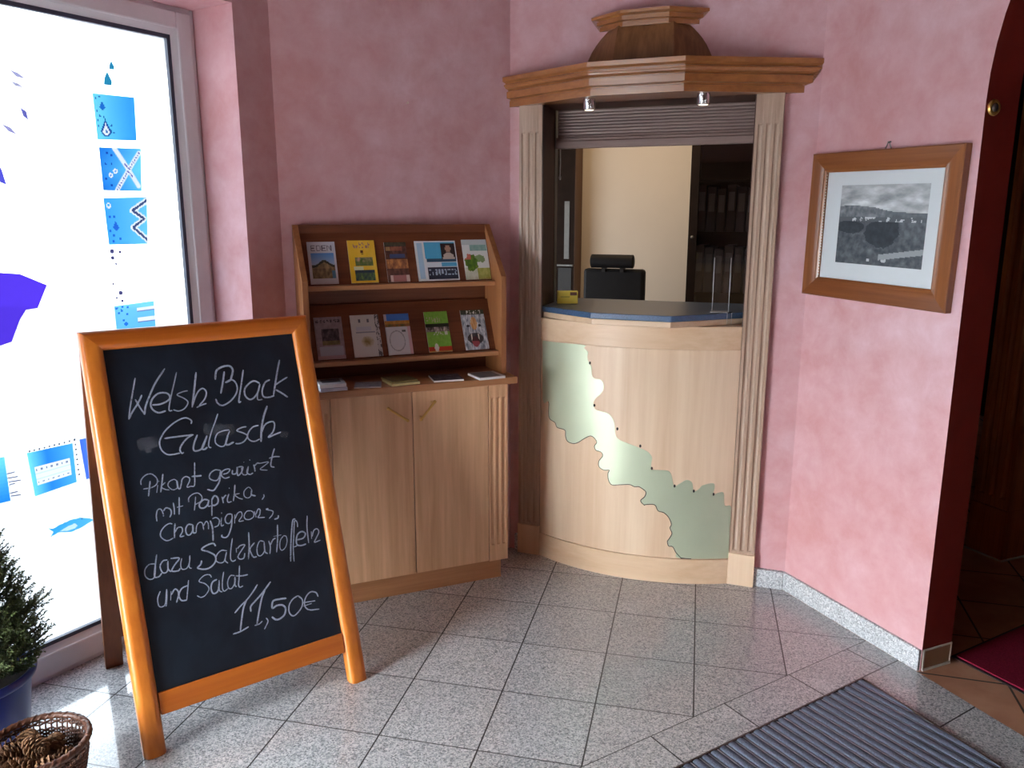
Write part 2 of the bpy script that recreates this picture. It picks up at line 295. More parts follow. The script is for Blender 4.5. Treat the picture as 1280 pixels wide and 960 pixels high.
DECALS={'sq1':[(-394,1911),(-246,1915),(-252,1773),(-393,1766)],'sq2':[(-391,1742),(-239,1747),(-251,1604),(-391,1603)],'sq3':[(-394,1578),(-233,1585),(-246,1423),(-391,1424)],'sq4':[(-395,1217),(-243,1222),(-246,1080),(-395,1085)],'sqL':[(-917,791),(-804,784),(-803,639),(-918,645)],'sqM':[(-737,779),(-590,776),(-591,640),(-729,631)],'sqR':[(-566,783),(-420,780),(-421,638),(-558,640)],'fish':[(-701,512),(-686,505),(-667,511),(-628,516),(-594,514),(-563,501),(-544,490),(-564,486),(-594,477),(-629,474),(-670,486),(-697,480),(-687,494)],'fishbelly':[(-665,489),(-639,497),(-613,500),(-605,488),(-615,482),(-641,482)],'purple':[(-814,1345),(-746,1351),(-689,1344),(-611,1304),(-648,1234),(-684,1232),(-706,1203),(-738,1138),(-773,1130),(-841,1133)],'x1':[(-341,1740),(-317,1742),(-254,1635),(-257,1608),(-280,1607)],'x2':[(-241,1736),(-243,1712),(-324,1605),(-350,1604)],'zig':[(-240,1568),(-291,1541),(-255,1506),(-301,1479),(-250,1437)],'bar1':[(-727,730),(-602,729),(-601,713),(-726,714)],'bar2':[(-723,709),(-603,707),(-604,688),(-720,690)],'bar3':[(-721,683),(-605,683),(-604,668),(-717,665)],'l1':[(-647,1948),(-622,1941),(-599,1926),(-629,1929)],'l2':[(-648,1915),(-625,1911),(-609,1899),(-635,1902)],'l3':[(-628,1842),(-611,1832),(-607,1804),(-622,1817)],'l4':[(-687,1788),(-664,1781),(-645,1760),(-671,1768)],'l5':[(-714,1683),(-703,1654),(-695,1611),(-713,1619)],'dots':[(-382,1402,8.100000000000001),(-382,1380,6.75),(-354,1399,5.4),(-372,1359,4.050000000000001),(-390,1292,4.050000000000001),(-366,1260,8.100000000000001),(-382,1244,4.050000000000001),(-363,1232,5.4),(-379,1872,3.375),(-372,1848,3.375),(-380,1829,3.375),(-338,1871,3.375),(-342,1794,3.375),(-368,1722,5.4),(-352,1719,5.4),(-375,1695,3.375),(-358,1683,5.4),(-376,1650,4.050000000000001),(-365,1625,4.050000000000001),(-364,1566,4.050000000000001),(-377,1513,4.7250000000000005),(-371,1473,4.7250000000000005),(-355,1453,4.7250000000000005),(-371,1440,4.050000000000001),(-389,1393,4.7250000000000005),(-374,1211,4.050000000000001),(-360,1200,4.050000000000001),(-383,1181,4.050000000000001),(-361,1165,4.7250000000000005)],'rings':[(-358,1660,6.75),(-341,1678,5.4),(-377,1550,8.100000000000001),(-381,1572,5.4)],'drops':[(-319,2005,17.55),(-338,1959,27.0),(-362,1881,21.6),(-363,1807,36.45),(-357,1490,27.0)],'sdots':[(-728,783,2.5),(-713,783,2.5),(-697,783,2.5),(-681,783,2.5),(-665,784,2.5),(-649,784,2.5),(-633,784,2.5),(-616,784,2.5),(-599,785,2.5),(-582,785,2.5),(-581,787,2.5),(-581,769,2.5),(-581,752,2.5),(-581,734,2.5),(-581,717,2.5),(-581,699,2.5),(-581,681,2.5),(-580,664,2.5)],'lines':[[(-803,728),(-779,728)],[(-803,714),(-772,711)],[(-802,701),(-765,697)],[(-801,691),(-783,692)],[(-802,664),(-778,663)],[(-801,654),(-770,650)]]}
POT = (-1.521, 2.035)
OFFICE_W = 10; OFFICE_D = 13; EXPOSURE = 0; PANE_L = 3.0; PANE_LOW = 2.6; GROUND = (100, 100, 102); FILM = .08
SKY = 64; HORIZON = .6; FILM_T = .36; DOOR_H = 1.4; SHEEN_SILL = 2.4; DOOR_Y = -.1

# ================================================================== the setting
def wall_poly(poly, d0, d1):
    return MB().prism(poly, d0, d1, 'y')
H = 2.9
# floor of the vestibule
def xy(fr, x, y): p = fr.w(x, y); return (p.x, p.y)
poly = [xy(FD, 0, -.0), xy(FD, 2.75, 0), (2.1, -1.75), (-1.95, -1.75), (-2.2, 1.3), xy(FA, -1.35, .12), xy(FA, .25, .12), (-.05, 3.6), xy(FC, .1, .25), xy(FC, 1.2, .25)]
struct('floor', MB().prism(poly, -.06, 0), FLOOR, WORLD, 'polished grey granite tile floor of the entrance lobby', 'floor')
poly = [xy(FC, -.3, .05), xy(FC, 1.16, .05), xy(FC, 1.16, .3), (2.95, 6.9), (.2, 7.6), (-1.9, 6.2)]
struct('floor_office', MB().prism(poly, -.06, -.002), plain('office_carpet', (92, 88, 86), .9), WORLD, 'grey floor of the office behind the counter', 'floor')
poly = [xy(FD, -.05, .001), xy(FD, 2.95, .001), xy(FD, 2.95, .3), (4.9, .4), (5.5, 5.2), (3.0, 7.0)]
struct('floor_hall', MB().prism(poly, -.06, -.001), TERRA, WORLD, 'terracotta tile floor of the dark room beyond the arch', 'floor')
struct('ceiling', MB().box(-3.2, 5.4, -1.9, 7.8, H, H+.06), CEIL, WORLD, 'plain ceiling above lobby and office', 'ceiling')

# window wall: lintel, right pier, left pier, as one plaster wall with a recess for the window
m = MB()
outer = [(-1.5, 0), (-1.24, 0), (-1.24, 2.236), (0, 2.236), (0, 0), (.16, 0), (.16, H), (-1.5, H)]
m.prism(outer, -.2, .14, 'y')
struct('wall_left', m, PLASTER, FA, 'pink plastered wall around the frosted window', 'wall')
struct('wall_back_left', MB().box(-1.0, .0, 0, .12, 0, H), PLASTER, FBW, 'pink plastered wall behind the brochure cabinet', 'wall')
m = MB()
m.box(-.06, .1, .03, .16, 0, H); m.box(.94, 1.17, .03, .16, 0, H); m.box(.1, .94, .03, .16, 1.985, H)
struct('wall_back', m, PLASTER, FC, 'pink plastered wall around the reception hatch', 'wall')
# right wall with the arched opening
arc = []
cxa, a_, b_, zs = .667+.66, .66, .8, 1.85
for k in range(0, 33):
    t = PI - PI*k/32
    arc.append((cxa+a_*math.cos(t), zs+b_*math.sin(t)))
poly = [(-.01, 0), (.667, 0)] + arc + [(.667+1.32, 0), (2.75, 0), (2.75, H), (-.01, H)]
m = MB().prism(poly, .012, .152, 'y')
o = struct('wall_right', m, [PLASTER, RED_PAINT], FD, 'pink plastered wall with the picture and the tall arch', 'wall')
for p in o.data.polygons:
    c = p.center; nrm = p.normal
    inside = .66 < c.x < 1.99 and abs(nrm.y) < .3 and 0 < c.z < H-.05
    if inside or nrm.y > .7: p.material_index = 1
struct('wall_front_left', MB().prism([(-2.0, 1.95), (-2.35, 1.3), (-2.5, 1.35), (-2.15, 2.1)], 0, H), PANEL, WORLD, 'wood panelled wall beside the window out of view', 'wall')
m = MB()
m.box(-2.4, -2.2, -.7, 1.35, DOOR_H, H); m.box(-2.4, -2.2, -1.9, -1.65, 0, H); m.box(-2.4, -2.2, 1.3, 1.35, 0, DOOR_H); m.box(-2.4, -2.2, -.7, DOOR_Y, 0, DOOR_H); m.box(-2.4, -2.2, -1.65, -.7, 0, SHEEN_SILL); m.box(-2.4, -2.2, -1.65, -.7, 2.8, H)  # low doorway shapes the wall falloff; high slot added for the cornice sheen
struct('wall_entrance', m, PANEL, WORLD, 'wood panelled wall with unseen openings shaped for the light beside the camera', 'wall')
struct('wall_front', MB().box(-2.4, 2.5, -1.9, -1.75, 0, H), PANEL, WORLD, 'wood panelled wall behind the camera', 'wall')
struct('wall_front_right', MB().prism([xy(FD, 2.7, 0), (2.25, -1.75), (2.4, -1.75), xy(FD, 2.75, .15)], 0, H), PANEL, WORLD, 'wood panelled wall to the right of the camera', 'wall')
# office shell
def seg_wall(name, a, b, t, mat, label, z1=H, z0=0):
    a = Vector(a); b = Vector(b); d = (b-a).normalized(); n = Vector((-d.y, d.x))*t
    return struct(name, MB().prism([tuple(a), tuple(b), tuple(b+n), tuple(a+n)], z0, z1), mat, WORLD, label, 'wall')
o0 = FC.w(-1.6, 2.62); o1 = FC.w(1.75, 2.62)
seg_wall('wall_office_back', (o0.x, o0.y), (o1.x, o1.y), .1, BEIGE, 'plain beige wall behind the office chair')
seg_wall('wall_office_right', (1.262, 3.13), (2.93, 6.75), -.06, BEIGE, 'partition between office and dark room')
p = FC.w(-1.6, .5); q = FC.w(-.05, .165)
seg_wall('wall_office_left', (p.x, p.y), (o0.x, o0.y), .1, BEIGE, 'left wall of the office')
seg_wall('wall_office_front', (q.x, q.y), (p.x, p.y), -.05, BEIGE, 'office wall behind the brochure cabinet')
# dark hall shell
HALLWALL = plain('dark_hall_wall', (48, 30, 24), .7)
seg_wall('wall_hall_back', (5.2, 5.0), (2.9, 6.7), .1, HALLWALL, 'dark far wall of the room beyond the arch')
seg_wall('wall_hall_right', (4.6, .7), (5.2, 5.1), -.1, HALLWALL, 'dark right wall of the room beyond the arch')
p = FD.w(2.75, .16)
seg_wall('wall_hall_front', (p.x, p.y), (4.65, .75), -.1, HALLWALL, 'dark near wall of the room beyond the arch')
struct('ground_outside', MB().prism([(-14, -16), (-2.42, -16), (-2.42, 1.0), xy(FA, -1.5, .3), xy(FA, .1, .3), xy(FA, 3.5, .6), (-6, 14), (-14, 14)], -.1, -.05), plain('grey_paving', GROUND, .9), WORLD, 'pale paving outside the windows', 'ground')

# skirting of grey granite
m = MB()
m.box(.0, .6655, -.0, .0125, 0, .078)
struct('baseboard_right', m, SKIRT, FD, 'grey granite skirting under the picture wall', 'skirting', bev=.002)
m = MB(); m.box(1.041, 1.158, .012, .031, 0, .078)
struct('baseboard_back', m, SKIRT, FC, 'short grey granite skirting beside the right pilaster', 'skirting', bev=.002)
m = MB(); m.box(-.025, .005, .012, .031, 0, .078); 
struct('baseboard_corner', m, SKIRT, FC, 'grey granite skirting in the corner by the left pilaster', 'skirting', bev=.002)
m = MB(); m.box(.655, .668, .025, .15, 0, .072, 0); m.box(.655, .6695, .018, .0255, 0, .078, 1); m.box(.655, .6695, .148, .154, 0, .078, 1); m.box(.655, .6695, .018, .154, .0715, .078, 1); m.box(.66, .674, .018, .15, 0, .006, 1)
struct('baseboard_arch', m, [plain('brown_skirting_tile', (150, 112, 84), .4), WHITECAULK], FD, 'brown skirting tile with white joints at the foot of the red jamb', 'skirting')

# ------------------------------------------------------------------ window
def ring(m, x0, x1, z0, z1, w, d0, d1, mi=0, wb=None):
    wb = wb if wb is not None else w
    m.box(x0, x0+w, d0, d1, z0, z1, mi); m.box(x1-w, x1, d0, d1, z0, z1, mi)
    m.box(x0+w, x1-w, d0, d1, z1-w, z1, mi); m.box(x0+w, x1-w, d0, d1, z0, z0+wb, mi)
win = thing('window_1', 'tall white framed window with frosted glass and blue stickers', 'window', FA, (0, 0, 0), kind='structure')
m = MB(); ring(m, -1.24, 0, 0, 2.236, .016, .012, .06)
part('outer_frame', m, WHITE_PVC, win, .002)
m = MB(); ring(m, -1.224, -.016, .016, 2.22, .06, 0, .06, 0, .078)
part('sash', m, WHITE_PVC, win, .006)
m = MB()
x0, x1, z0, z1 = -1.164, -.076, .094, 2.160
def bead(m, x0, x1, z0, z1, w, d0, d1):
    o = [(x0, d0, z0), (x1, d0, z0), (x1, d0, z1), (x0, d0, z1)]
    i = [(x0+w, d1, z0+w), (x1-w, d1, z0+w), (x1-w, d1, z1-w), (x0+w, d1, z1-w)]
    b = [(x0, d1+.01, z0), (x1, d1+.01, z0), (x1, d1+.01, z1), (x0, d1+.01, z1)]
    c = [(x0+w, d1+.01, z0+w), (x1-w, d1+.01, z0+w), (x1-w, d1+.01, z1-w), (x0+w, d1+.01, z1-w)]
    m.loft([o, i, c, b, o], True, False)
bead(m, x0, x1, z0, z1, .022, .006, .02)
part('glazing_bead', m, WHITE_PVC, win)
m = MB(); ring(m, x0+.02, x1-.02, z0+.02, z1-.02, .0135, .018, .034)
part('gasket', m, GASKET, win)

t = NT('frosted_window_film')
nt = t.t; nt.nodes.remove(t.b)
tr = t.n('ShaderNodeBsdfTransparent'); tl = t.n('ShaderNodeBsdfTranslucent'); mx = t.n('ShaderNodeMixShader')
tr.inputs[0].default_value = (FILM_T*.93, FILM_T*.97, FILM_T, 1); tl.inputs[0].default_value = (.92, .96, 1, 1); mx.inputs[0].default_value = FILM
nt.links.new(tr.outputs[0], mx.inputs[1]); nt.links.new(tl.outputs[0], mx.inputs[2]); nt.links.new(mx.outputs[0], t.out.inputs[0])
FROST = t.m
t = NT('coloured_window_sticker')
nt = t.t; nt.nodes.remove(t.b)
a = t.n('ShaderNodeAttribute', attribute_name='print')
tr = t.n('ShaderNodeBsdfTransparent'); df = t.n('ShaderNodeBsdfTranslucent'); mx = t.n('ShaderNodeMixShader')
nt.links.new(a.outputs['Color'], tr.inputs[0]); nt.links.new(a.outputs['Color'], df.inputs[0]); mx.inputs[0].default_value = .85
nt.links.new(tr.outputs[0], mx.inputs[1]); nt.links.new(df.outputs[0], mx.inputs[2]); nt.links.new(mx.outputs[0], t.out.inputs[0])
STICK = t.m

def tint(c, low=False):       # sticker colour over backlight; low ones lightened to offset the dimmer paving
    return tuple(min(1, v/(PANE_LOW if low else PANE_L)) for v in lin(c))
pane = MB(); pcol = []
pane.box(-1.15, -.09, .031, .035, .11, 2.145, 0)
pcol += [(1, 1, 1)]*6
def decal(poly, col, dy, mi=1):
    pane.add([(x/1000, dy, z/1000) for x, z in poly], [tuple(range(len(poly)))], mi); pcol.append(col)
def disc(x, z, r, col, dy, inner=None):
    poly = [(x+r*math.cos(2*PI*k/14), z+r*math.sin(2*PI*k/14)) for k in range(14)]
    decal(poly, col, dy)
def mixc(a, b, t):
    t = max(0, min(1, t)); return tuple(x+(y-x)*t for x, y in zip(a, b))
def grid_quad(q, fn, dy, n=40, low=False):
    (a, b, c, d) = q
    def P(u, v):
        t0 = a[0]+(b[0]-a[0])*u, a[1]+(b[1]-a[1])*u; t1 = d[0]+(c[0]-d[0])*u, d[1]+(c[1]-d[1])*u
        return (t1[0]+(t0[0]-t1[0])*v, t1[1]+(t0[1]-t1[1])*v)
    for i in range(n):
        for j in range(n):
            u0, u1, v0, v1 = i/n, (i+1)/n, j/n, (j+1)/n
            decal([P(u0, v0), P(u1, v0), P(u1, v1), P(u0, v1)], tint(fn((u0+u1)/2, (v0+v1)/2), low), dy)
def seg_d(u, v, a, b):
    ax, ay = a; bx, by = b; dx, dy = bx-ax, by-ay
    t = max(0, min(1, ((u-ax)*dx+(v-ay)*dy)/(dx*dx+dy*dy))); return math.hypot(u-ax-dx*t, v-ay-dy*t)
CY, BL, DB, WHT = (130, 236, 255), (70, 178, 255), (48, 140, 240), (250, 252, 255)
def speck(u, v, pts, c, bg):
    for x, y, r in pts:
        if math.hypot(u-x, v-y) < r: return c
    return bg
def drop_d(u, v, x, y, r):      # a water drop, point up
    k = (v-y)/r
    w = r*(math.sqrt(max(0, 1-k*k)) if k < 0 else max(0, 1-k/2.2)**1.3)
    return abs(u-x) < w and -r < v-y < 2.2*r
def art_drops(u, v):
    c = mixc(CY, BL, u*1.15)
    if drop_d(u, v, .24, .2, .13): return (30, 90, 170) if not drop_d(u, v, .24, .19, .085) else (WHT if not drop_d(u, v, .24, .18, .03) else (60, 120, 190))
    if drop_d(u, v, .2, .72, .065): return (40, 120, 215)
    return speck(u, v, [(.06, .9, .02), (.15, .93, .02), (.06, .62, .02), (.12, .52, .022), (.22, .5, .018), (.06, .42, .02), (.06, .3, .02), (.38, .32, .02), (.42, .16, .02)], (36, 100, 190), c)
def art_cross(u, v):
    c = mixc(DB, CY, .15+u*.8-.5*abs(v-.5))
    for x, y in ((.34, .46), (.22, .36)):
        d = math.hypot(u-x, v-y)
        if d < .055: return WHT if d > .025 else (70, 150, 235)
    d = min(seg_d(u, v, (.36, .98), (.92, .12)), seg_d(u, v, (.95, .9), (.36, .02)))
    if d < .065:
        if d < .022 and (int((u+v)*22) % 2 == 0) and u+v < 1.9 and abs((u-.36)*1.5-(v-.02)) < .3: return (120, 110, 190)
        return mixc(WHT, c, max(0, d-.045)/.02)
    return speck(u, v, [(.17, .88, .03), (.28, .83, .026), (.26, .62, .022), (.12, .62, .02), (.1, .28, .03), (.22, .12, .03)], (30, 84, 190), c)
def art_zigzag(u, v):
    c = mixc((74, 176, 255), (120, 214, 255), u)
    pts = [(1.0, .93), (.64, .72), (.92, .54), (.64, .36), (1.0, .08)]
    d = min(seg_d(u, v, pts[k], pts[k+1]) for k in range(4))
    if d < .026: return (70, 84, 130)
    if d < .062: return WHT
    if drop_d(u, v, .22, .38, .07): return (44, 110, 220)
    d = math.hypot(u-.1, v-.84)
    if d < .06: return WHT if d > .03 else c
    return speck(u, v, [(.1, .6, .025), (.2, .6, .025), (.08, .3, .028), (.16, .2, .028), (.3, .12, .025), (.12, .08, .03)], (40, 110, 220), c)
def art_bars(u, v):
    c = mixc((100, 190, 255), (130, 215, 255), v)
    if u > .55 and .78 < v < .88: return WHT if v > .81 else (120, 130, 190)
    if u > .55 and .5 < v < .62: return WHT if v > .53 else (120, 130, 190)
    return speck(u, v, [(.06, .93, .03), (.2, .95, .03), (.32, .93, .03), (.1, .8, .035), (.17, .86, .03), (.3, .76, .03), (.2, .6, .03), (.25, .5, .05)], (40, 120, 225), c)
def art_equal(u, v):
    c = mixc(CY, DB, u*2.4) if u < .4 else mixc(DB, (90, 190, 255), (u-.4)*1.6)
    if .09 < u < .9:
        if .22 < v < .36 or .5 < v < .64:
            return (130, 140, 170) if int(u*26) % 3 == 0 and (.27 < v < .31 or .55 < v < .59) else WHT
        if .36 <= v <= .5: return (214, 236, 255) if abs(v-.43) > .045 else WHT
    return c
grid_quad(DECALS['sq1'], art_drops, .0300)
grid_quad(DECALS['sq2'], art_cross, .0300)
grid_quad(DECALS['sq3'], art_zigzag, .0300)
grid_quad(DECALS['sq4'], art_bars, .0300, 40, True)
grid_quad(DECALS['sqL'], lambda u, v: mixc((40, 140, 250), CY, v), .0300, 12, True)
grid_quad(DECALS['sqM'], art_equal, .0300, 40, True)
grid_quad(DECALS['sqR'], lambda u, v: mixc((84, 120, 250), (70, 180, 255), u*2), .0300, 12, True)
def inside(p, poly):
    r = False
    for i in range(len(poly)):
        (x0, y0), (x1, y1) = poly[i-1], poly[i]
        if (y0 > p[1]) != (y1 > p[1]) and p[0] < (x1-x0)*(p[1]-y0)/(y1-y0)+x0: r = not r
    return r
fx = [p[0] for p in DECALS['fish']]; fz = [p[1] for p in DECALS['fish']]; st_ = 2.0
for i in range(int((max(fx)-min(fx))/st_)+1):
    for j in range(int((max(fz)-min(fz))/st_)+1):
        x, z = min(fx)+i*st_, min(fz)+j*st_; c = (x+st_/2, z+st_/2)
        if inside(c, DECALS['fish']):
            k = (x-min(fx))/(max(fx)-min(fx))
            col = (210, 234, 252) if inside(c, DECALS['fishbelly']) else (40, 90, 150) if math.hypot(c[0]+588, c[1]-508) < 3 else mixc((60, 170, 240), (96, 190, 236), k)
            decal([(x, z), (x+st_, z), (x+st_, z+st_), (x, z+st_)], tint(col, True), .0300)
decal(DECALS['purple'], tint((96, 62, 236)), .0300)
for k, c in (('l1', (190, 184, 224)), ('l2', (198, 192, 222)), ('l3', (120, 116, 196)), ('l4', (176, 168, 220)), ('l5', (96, 92, 220))): decal(DECALS[k], tint(c), .0300)
for x, z, r in DECALS['dots'][:2]+DECALS['dots'][2:8]: disc(x, z, r, tint((86, 82, 128)), .0300)
for x, z, r in DECALS['drops'][:2]:
    decal([(x-r*.5, z-r*.6), (x+r*.5, z-r*.6), (x+r*.62, z-r*.1), (x+r*.1, z+r), (x-r*.35, z+r*.2)], tint((50, 150, 190)), .0300)
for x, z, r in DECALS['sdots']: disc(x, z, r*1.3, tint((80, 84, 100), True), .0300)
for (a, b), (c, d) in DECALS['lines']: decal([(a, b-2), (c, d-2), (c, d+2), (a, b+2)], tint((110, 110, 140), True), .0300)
po = part('glass_pane', pane, [FROST, STICK], win, fix=False)
ca = po.data.color_attributes.new('print', 'FLOAT_COLOR', 'CORNER')
vals = []
for p in po.data.polygons: vals += [*pcol[p.index], 1]*p.loop_total
ca.data.foreach_set('color', vals)

# a small pale nail left in the plaster
m = MB(); m.tube([(-.46, .004, 1.954), (-.46, -.010, 1.957)], .0022, 8); m.ball((-.458, -.010, 1.956), .004, .0025, .0055, 6)
solo('wall_nail', m, plain('pale_nail', (214, 190, 178), .4), FBW, 'tiny pale nail in the pink wall above the brochure cabinet', 'nail', (-.46, 0, 1.955), smooth=True)

# ================================================================== printed covers
FONT = {'E': '11111 10000 10000 11110 10000 10000 11111', 'D': '11110 10001 10001 10001 10001 10001 11110', 'N': '10001 11001 10101 10101 10011 10001 10001'}
def fbm(u, v, s, seed=0): return noise.fractal(Vector((u*s, v*s, seed*3.7)), .9, 2.1, 4)*.5+.5
def inbox(u, v, x0, x1, y0, y1): return x0 < u < x1 and y0 < v < y1
def letters(u, v, txt, x0, x1, y0, y1):
    if not inbox(u, v, x0, x1, y0, y1): return False
    n = len(txt); k = (u-x0)/(x1-x0)*n; i = min(n-1, int(k)); g = FONT[txt[i]].split(); c = int((k-i)*6); r = min(6, int((y1-v)/(y1-y0)*7))
    return c < 5 and g[r][c] == '1'
def scrawl(u, v, x0, x1, y0, y1, n, seed=1):     # unreadable small print
    if not inbox(u, v, x0, x1, y0, y1): return False
    k = int((u-x0)/(x1-x0)*n); j = int((v-y0)/(y1-y0)*4)
    return (math.sin(k*12.9898+j*78.233+seed*3.1)*43758.5453) % 1 > .42 and k % 3 != 2
def c_eden(u, v):
    if letters(u, v, 'EDEN', .12, .9, .79, .91): return (112, 104, 120)
    if inbox(u, v, .1, .93, .14, .73):
        hill = .44+.13*math.exp(-((u-.55)/.22)**2)
        if v > hill: return mixc((176, 196, 220), (92, 150, 222), (v-.44)/.28)
        n = fbm(u, v, 9, 1)
        if u > .8 and v < .32: return (84, 136, 170)
        if v > hill-.06: return mixc((40, 46, 40), (76, 80, 62), n)
        return mixc((70, 58, 44), (176, 152, 108), n if v < .36 else n*.7+.4)
    return (206, 206, 216)
def c_yellow(u, v):
    if scrawl(u, v, .2, .86, .82, .95, 18, 2): return (176, 128, 130)
    if math.hypot((u-.5), (v-.73)*1.4) < .055 or inbox(u, v, .47, .55, .66, .69): return (110, 62, 40)
    if inbox(u, v, .22, .88, .4, .6):
        n = fbm(u, v, 10, 3); return mixc((70, 100, 40), (206, 160, 150), n*1.2-.1 if v > .5 else n*.5)
    if inbox(u, v, .18, .9, .05, .3):
        n = fbm(u, v, 11, 4); return mixc((30, 46, 80), (120, 150, 70), n if v < .23 else n*.3)
    if inbox(u, v, .15, .5, .3, .39): return (224, 226, 190)
    return mixc((232, 186, 44), (244, 206, 84), fbm(u, v, 3, 2))
def c_dark(u, v):
    n = fbm(u, v, 8, 5)
    if v > .9: return mixc((60, 62, 52), (96, 92, 72), n)
    if inbox(u, v, .06, .8, .78, .88): return mixc((150, 116, 76), (206, 166, 110), n) if u < .25 else mixc((126, 70, 56), (170, 110, 84), n)
    if inbox(u, v, .2, .9, .6, .7): return (70, 84, 124)
    if v < .16 and u > .12: return (216, 196, 192) if u < .24 or u > .86 else (178, 120, 118)
    if .33 < v < .56: return mixc((110, 66, 52), (210, 146, 86), n*1.1)
    return mixc((66, 40, 38), (132, 90, 76), n)
def c_blue(u, v):
    if inbox(u, v, .62, .97, .54, .94):
        if math.hypot((u-.8)/.07, (v-.8)/.09) < 1: return (176, 140, 118)
        if math.hypot((u-.8)/.14, (v-.56)/.14) < 1: return (196, 180, 168)
        return (48, 34, 34)
    if inbox(u, v, .24, .98, .03, .33):
        if scrawl(u, v, .28, .94, .13, .29, 26, 6): return (166, 184, 204)
        return (40, 46, 66)
    if inbox(u, v, .24, .98, .35, .45): return (220, 228, 236) if u < .6 else (86, 170, 212)
    if inbox(u, v, .24, .98, .46, .55): return (52, 84, 110)
    if inbox(u, v, .22, .98, .55, .96): return mixc((66, 160, 206), (90, 178, 218), v)
    if inbox(u, v, .06, .17, .05, .95): return (172, 206, 230)
    return (226, 230, 236)
def c_flowers(u, v):
    n = fbm(u, v, 8, 7)
    if inbox(u, v, .3, .98, .72, .86): return mixc((120, 168, 164), (160, 190, 186), n)
    d = math.hypot((u-.3)/.26, (v-.42)/.22)
    if d < .7+.5*n: return mixc((40, 84, 30), (120, 150, 40), n) if v < .5 or u > .3 else mixc((180, 70, 60), (214, 130, 110), n)
    if math.hypot((u-.62)/.24, (v-.52)/.12) < .6+.5*n: return (130, 156, 110)
    if u > .5 and v < .28: return mixc((140, 150, 60), (196, 190, 120), n)
    if u < .5 and v < .3: return mixc((190, 196, 180), (226, 226, 220), n)
    if v > .86: return (196, 206, 210)
    return (226, 230, 232)
def c_lilac(u, v):
    n = fbm(u, v, 10, 8)
    if scrawl(u, v, .06, .92, .87, .94, 20, 3): return (66, 60, 72)
    if inbox(u, v, .22, .86, .34, .72): return mixc((34, 32, 44), (120, 112, 116), n*1.1-.2) if v > .44 else mixc((84, 78, 46), (140, 130, 96), n)
    if inbox(u, v, .1, .96, .09, .3): return (164, 172, 190)
    if v < .08: return (176, 150, 158)
    return mixc((128, 116, 124), (162, 150, 158), n)
def c_leaf(u, v):
    n = fbm(u, v, 14, 9)
    if u > .84: return (96, 96, 100) if n > .55 else (196, 196, 198)
    if inbox(u, v, .28, .34, .82, .9) or inbox(u, v, .58, .64, .82, .9): return (96, 100, 112)
    if inbox(u, v, .14, .82, .57, .6): return (150, 156, 168)
    if inbox(u, v, .18, .7, .61, .72): return (196, 200, 212)
    d = math.hypot((u-.52)/.2, (v-.36)/.12)
    if d < 1.1: return mixc((128, 108, 48), (208, 204, 188), max(0, d+n*.5-.3))
    return (212, 212, 210)
def c_map(u, v):
    n = fbm(u, v, 9, 10)
    if v > .84: return (70, 130, 216) if u > .1 else (190, 180, 190)
    if v > .68: return mixc((176, 116, 40), (214, 168, 90), n) if v > .75 else mixc((84, 100, 50), (196, 110, 60), n)
    d = abs(math.hypot((u-.42)/.3, (v-.34)/.24)-1)
    if d < .06: return (168, 172, 178)
    if inbox(u, v, .66, .8, .55, .6): return (90, 96, 96)
    if u > .88: return (224, 190, 200)
    return (220, 222, 228)
def c_green(u, v):
    n = fbm(u, v, 12, 11)
    if scrawl(u, v, .08, .66, .74, .86, 16, 4): return (176, 176, 140)
    if .62 < v < .7: return (32, 40, 30)
    if .5 < v <= .62: return mixc((60, 50, 52), (206, 190, 190), n*1.5-.3)
    if .42 < v <= .5: return (206, 206, 200) if n > .56 and .3 < u < .9 else (128, 172, 70)
    if math.hypot((u-.35)/.09, (v-.11)/.1) < 1: return (216, 206, 206)
    if v < .04: return (210, 166, 100)
    if v < .13: return (200, 66, 44)
    return mixc((112, 168, 58), (140, 188, 78), n)
def c_tiger(u, v):
    n = fbm(u*2.2, v, 8, 12)
    if v > .88: return (216, 218, 214) if scrawl(u, v, .24, .86, .9, .98, 14, 5) else (56, 66, 52)
    if inbox(u, v, .44, .5, .1, .22) : pass
    if math.hypot((u-.47)/.16, (v-.2)/.13) < 1: return (150, 66, 74) if v < .22 else (70, 34, 38)
    if math.hypot((u-.33)/.03, (v-.31)/.09) < 1 or math.hypot((u-.62)/.03, (v-.31)/.09) < 1: return (224, 220, 206)
    if math.hypot((u-.48)/.34, (v-.28)/.14) < 1: return mixc((26, 26, 30), (88, 84, 88), n)
    if math.hypot((u-.5)/.14, (v-.66)/.16) < 1: return mixc((190, 126, 66), (224, 186, 140), n)
    if math.hypot((u-.24)/.06, (v-.6)/.03) < 1 or math.hypot((u-.74)/.06, (v-.6)/.03) < 1: return (44, 46, 54)
    return mixc((106, 116, 132), (218, 224, 232), (n*1.6-.3))
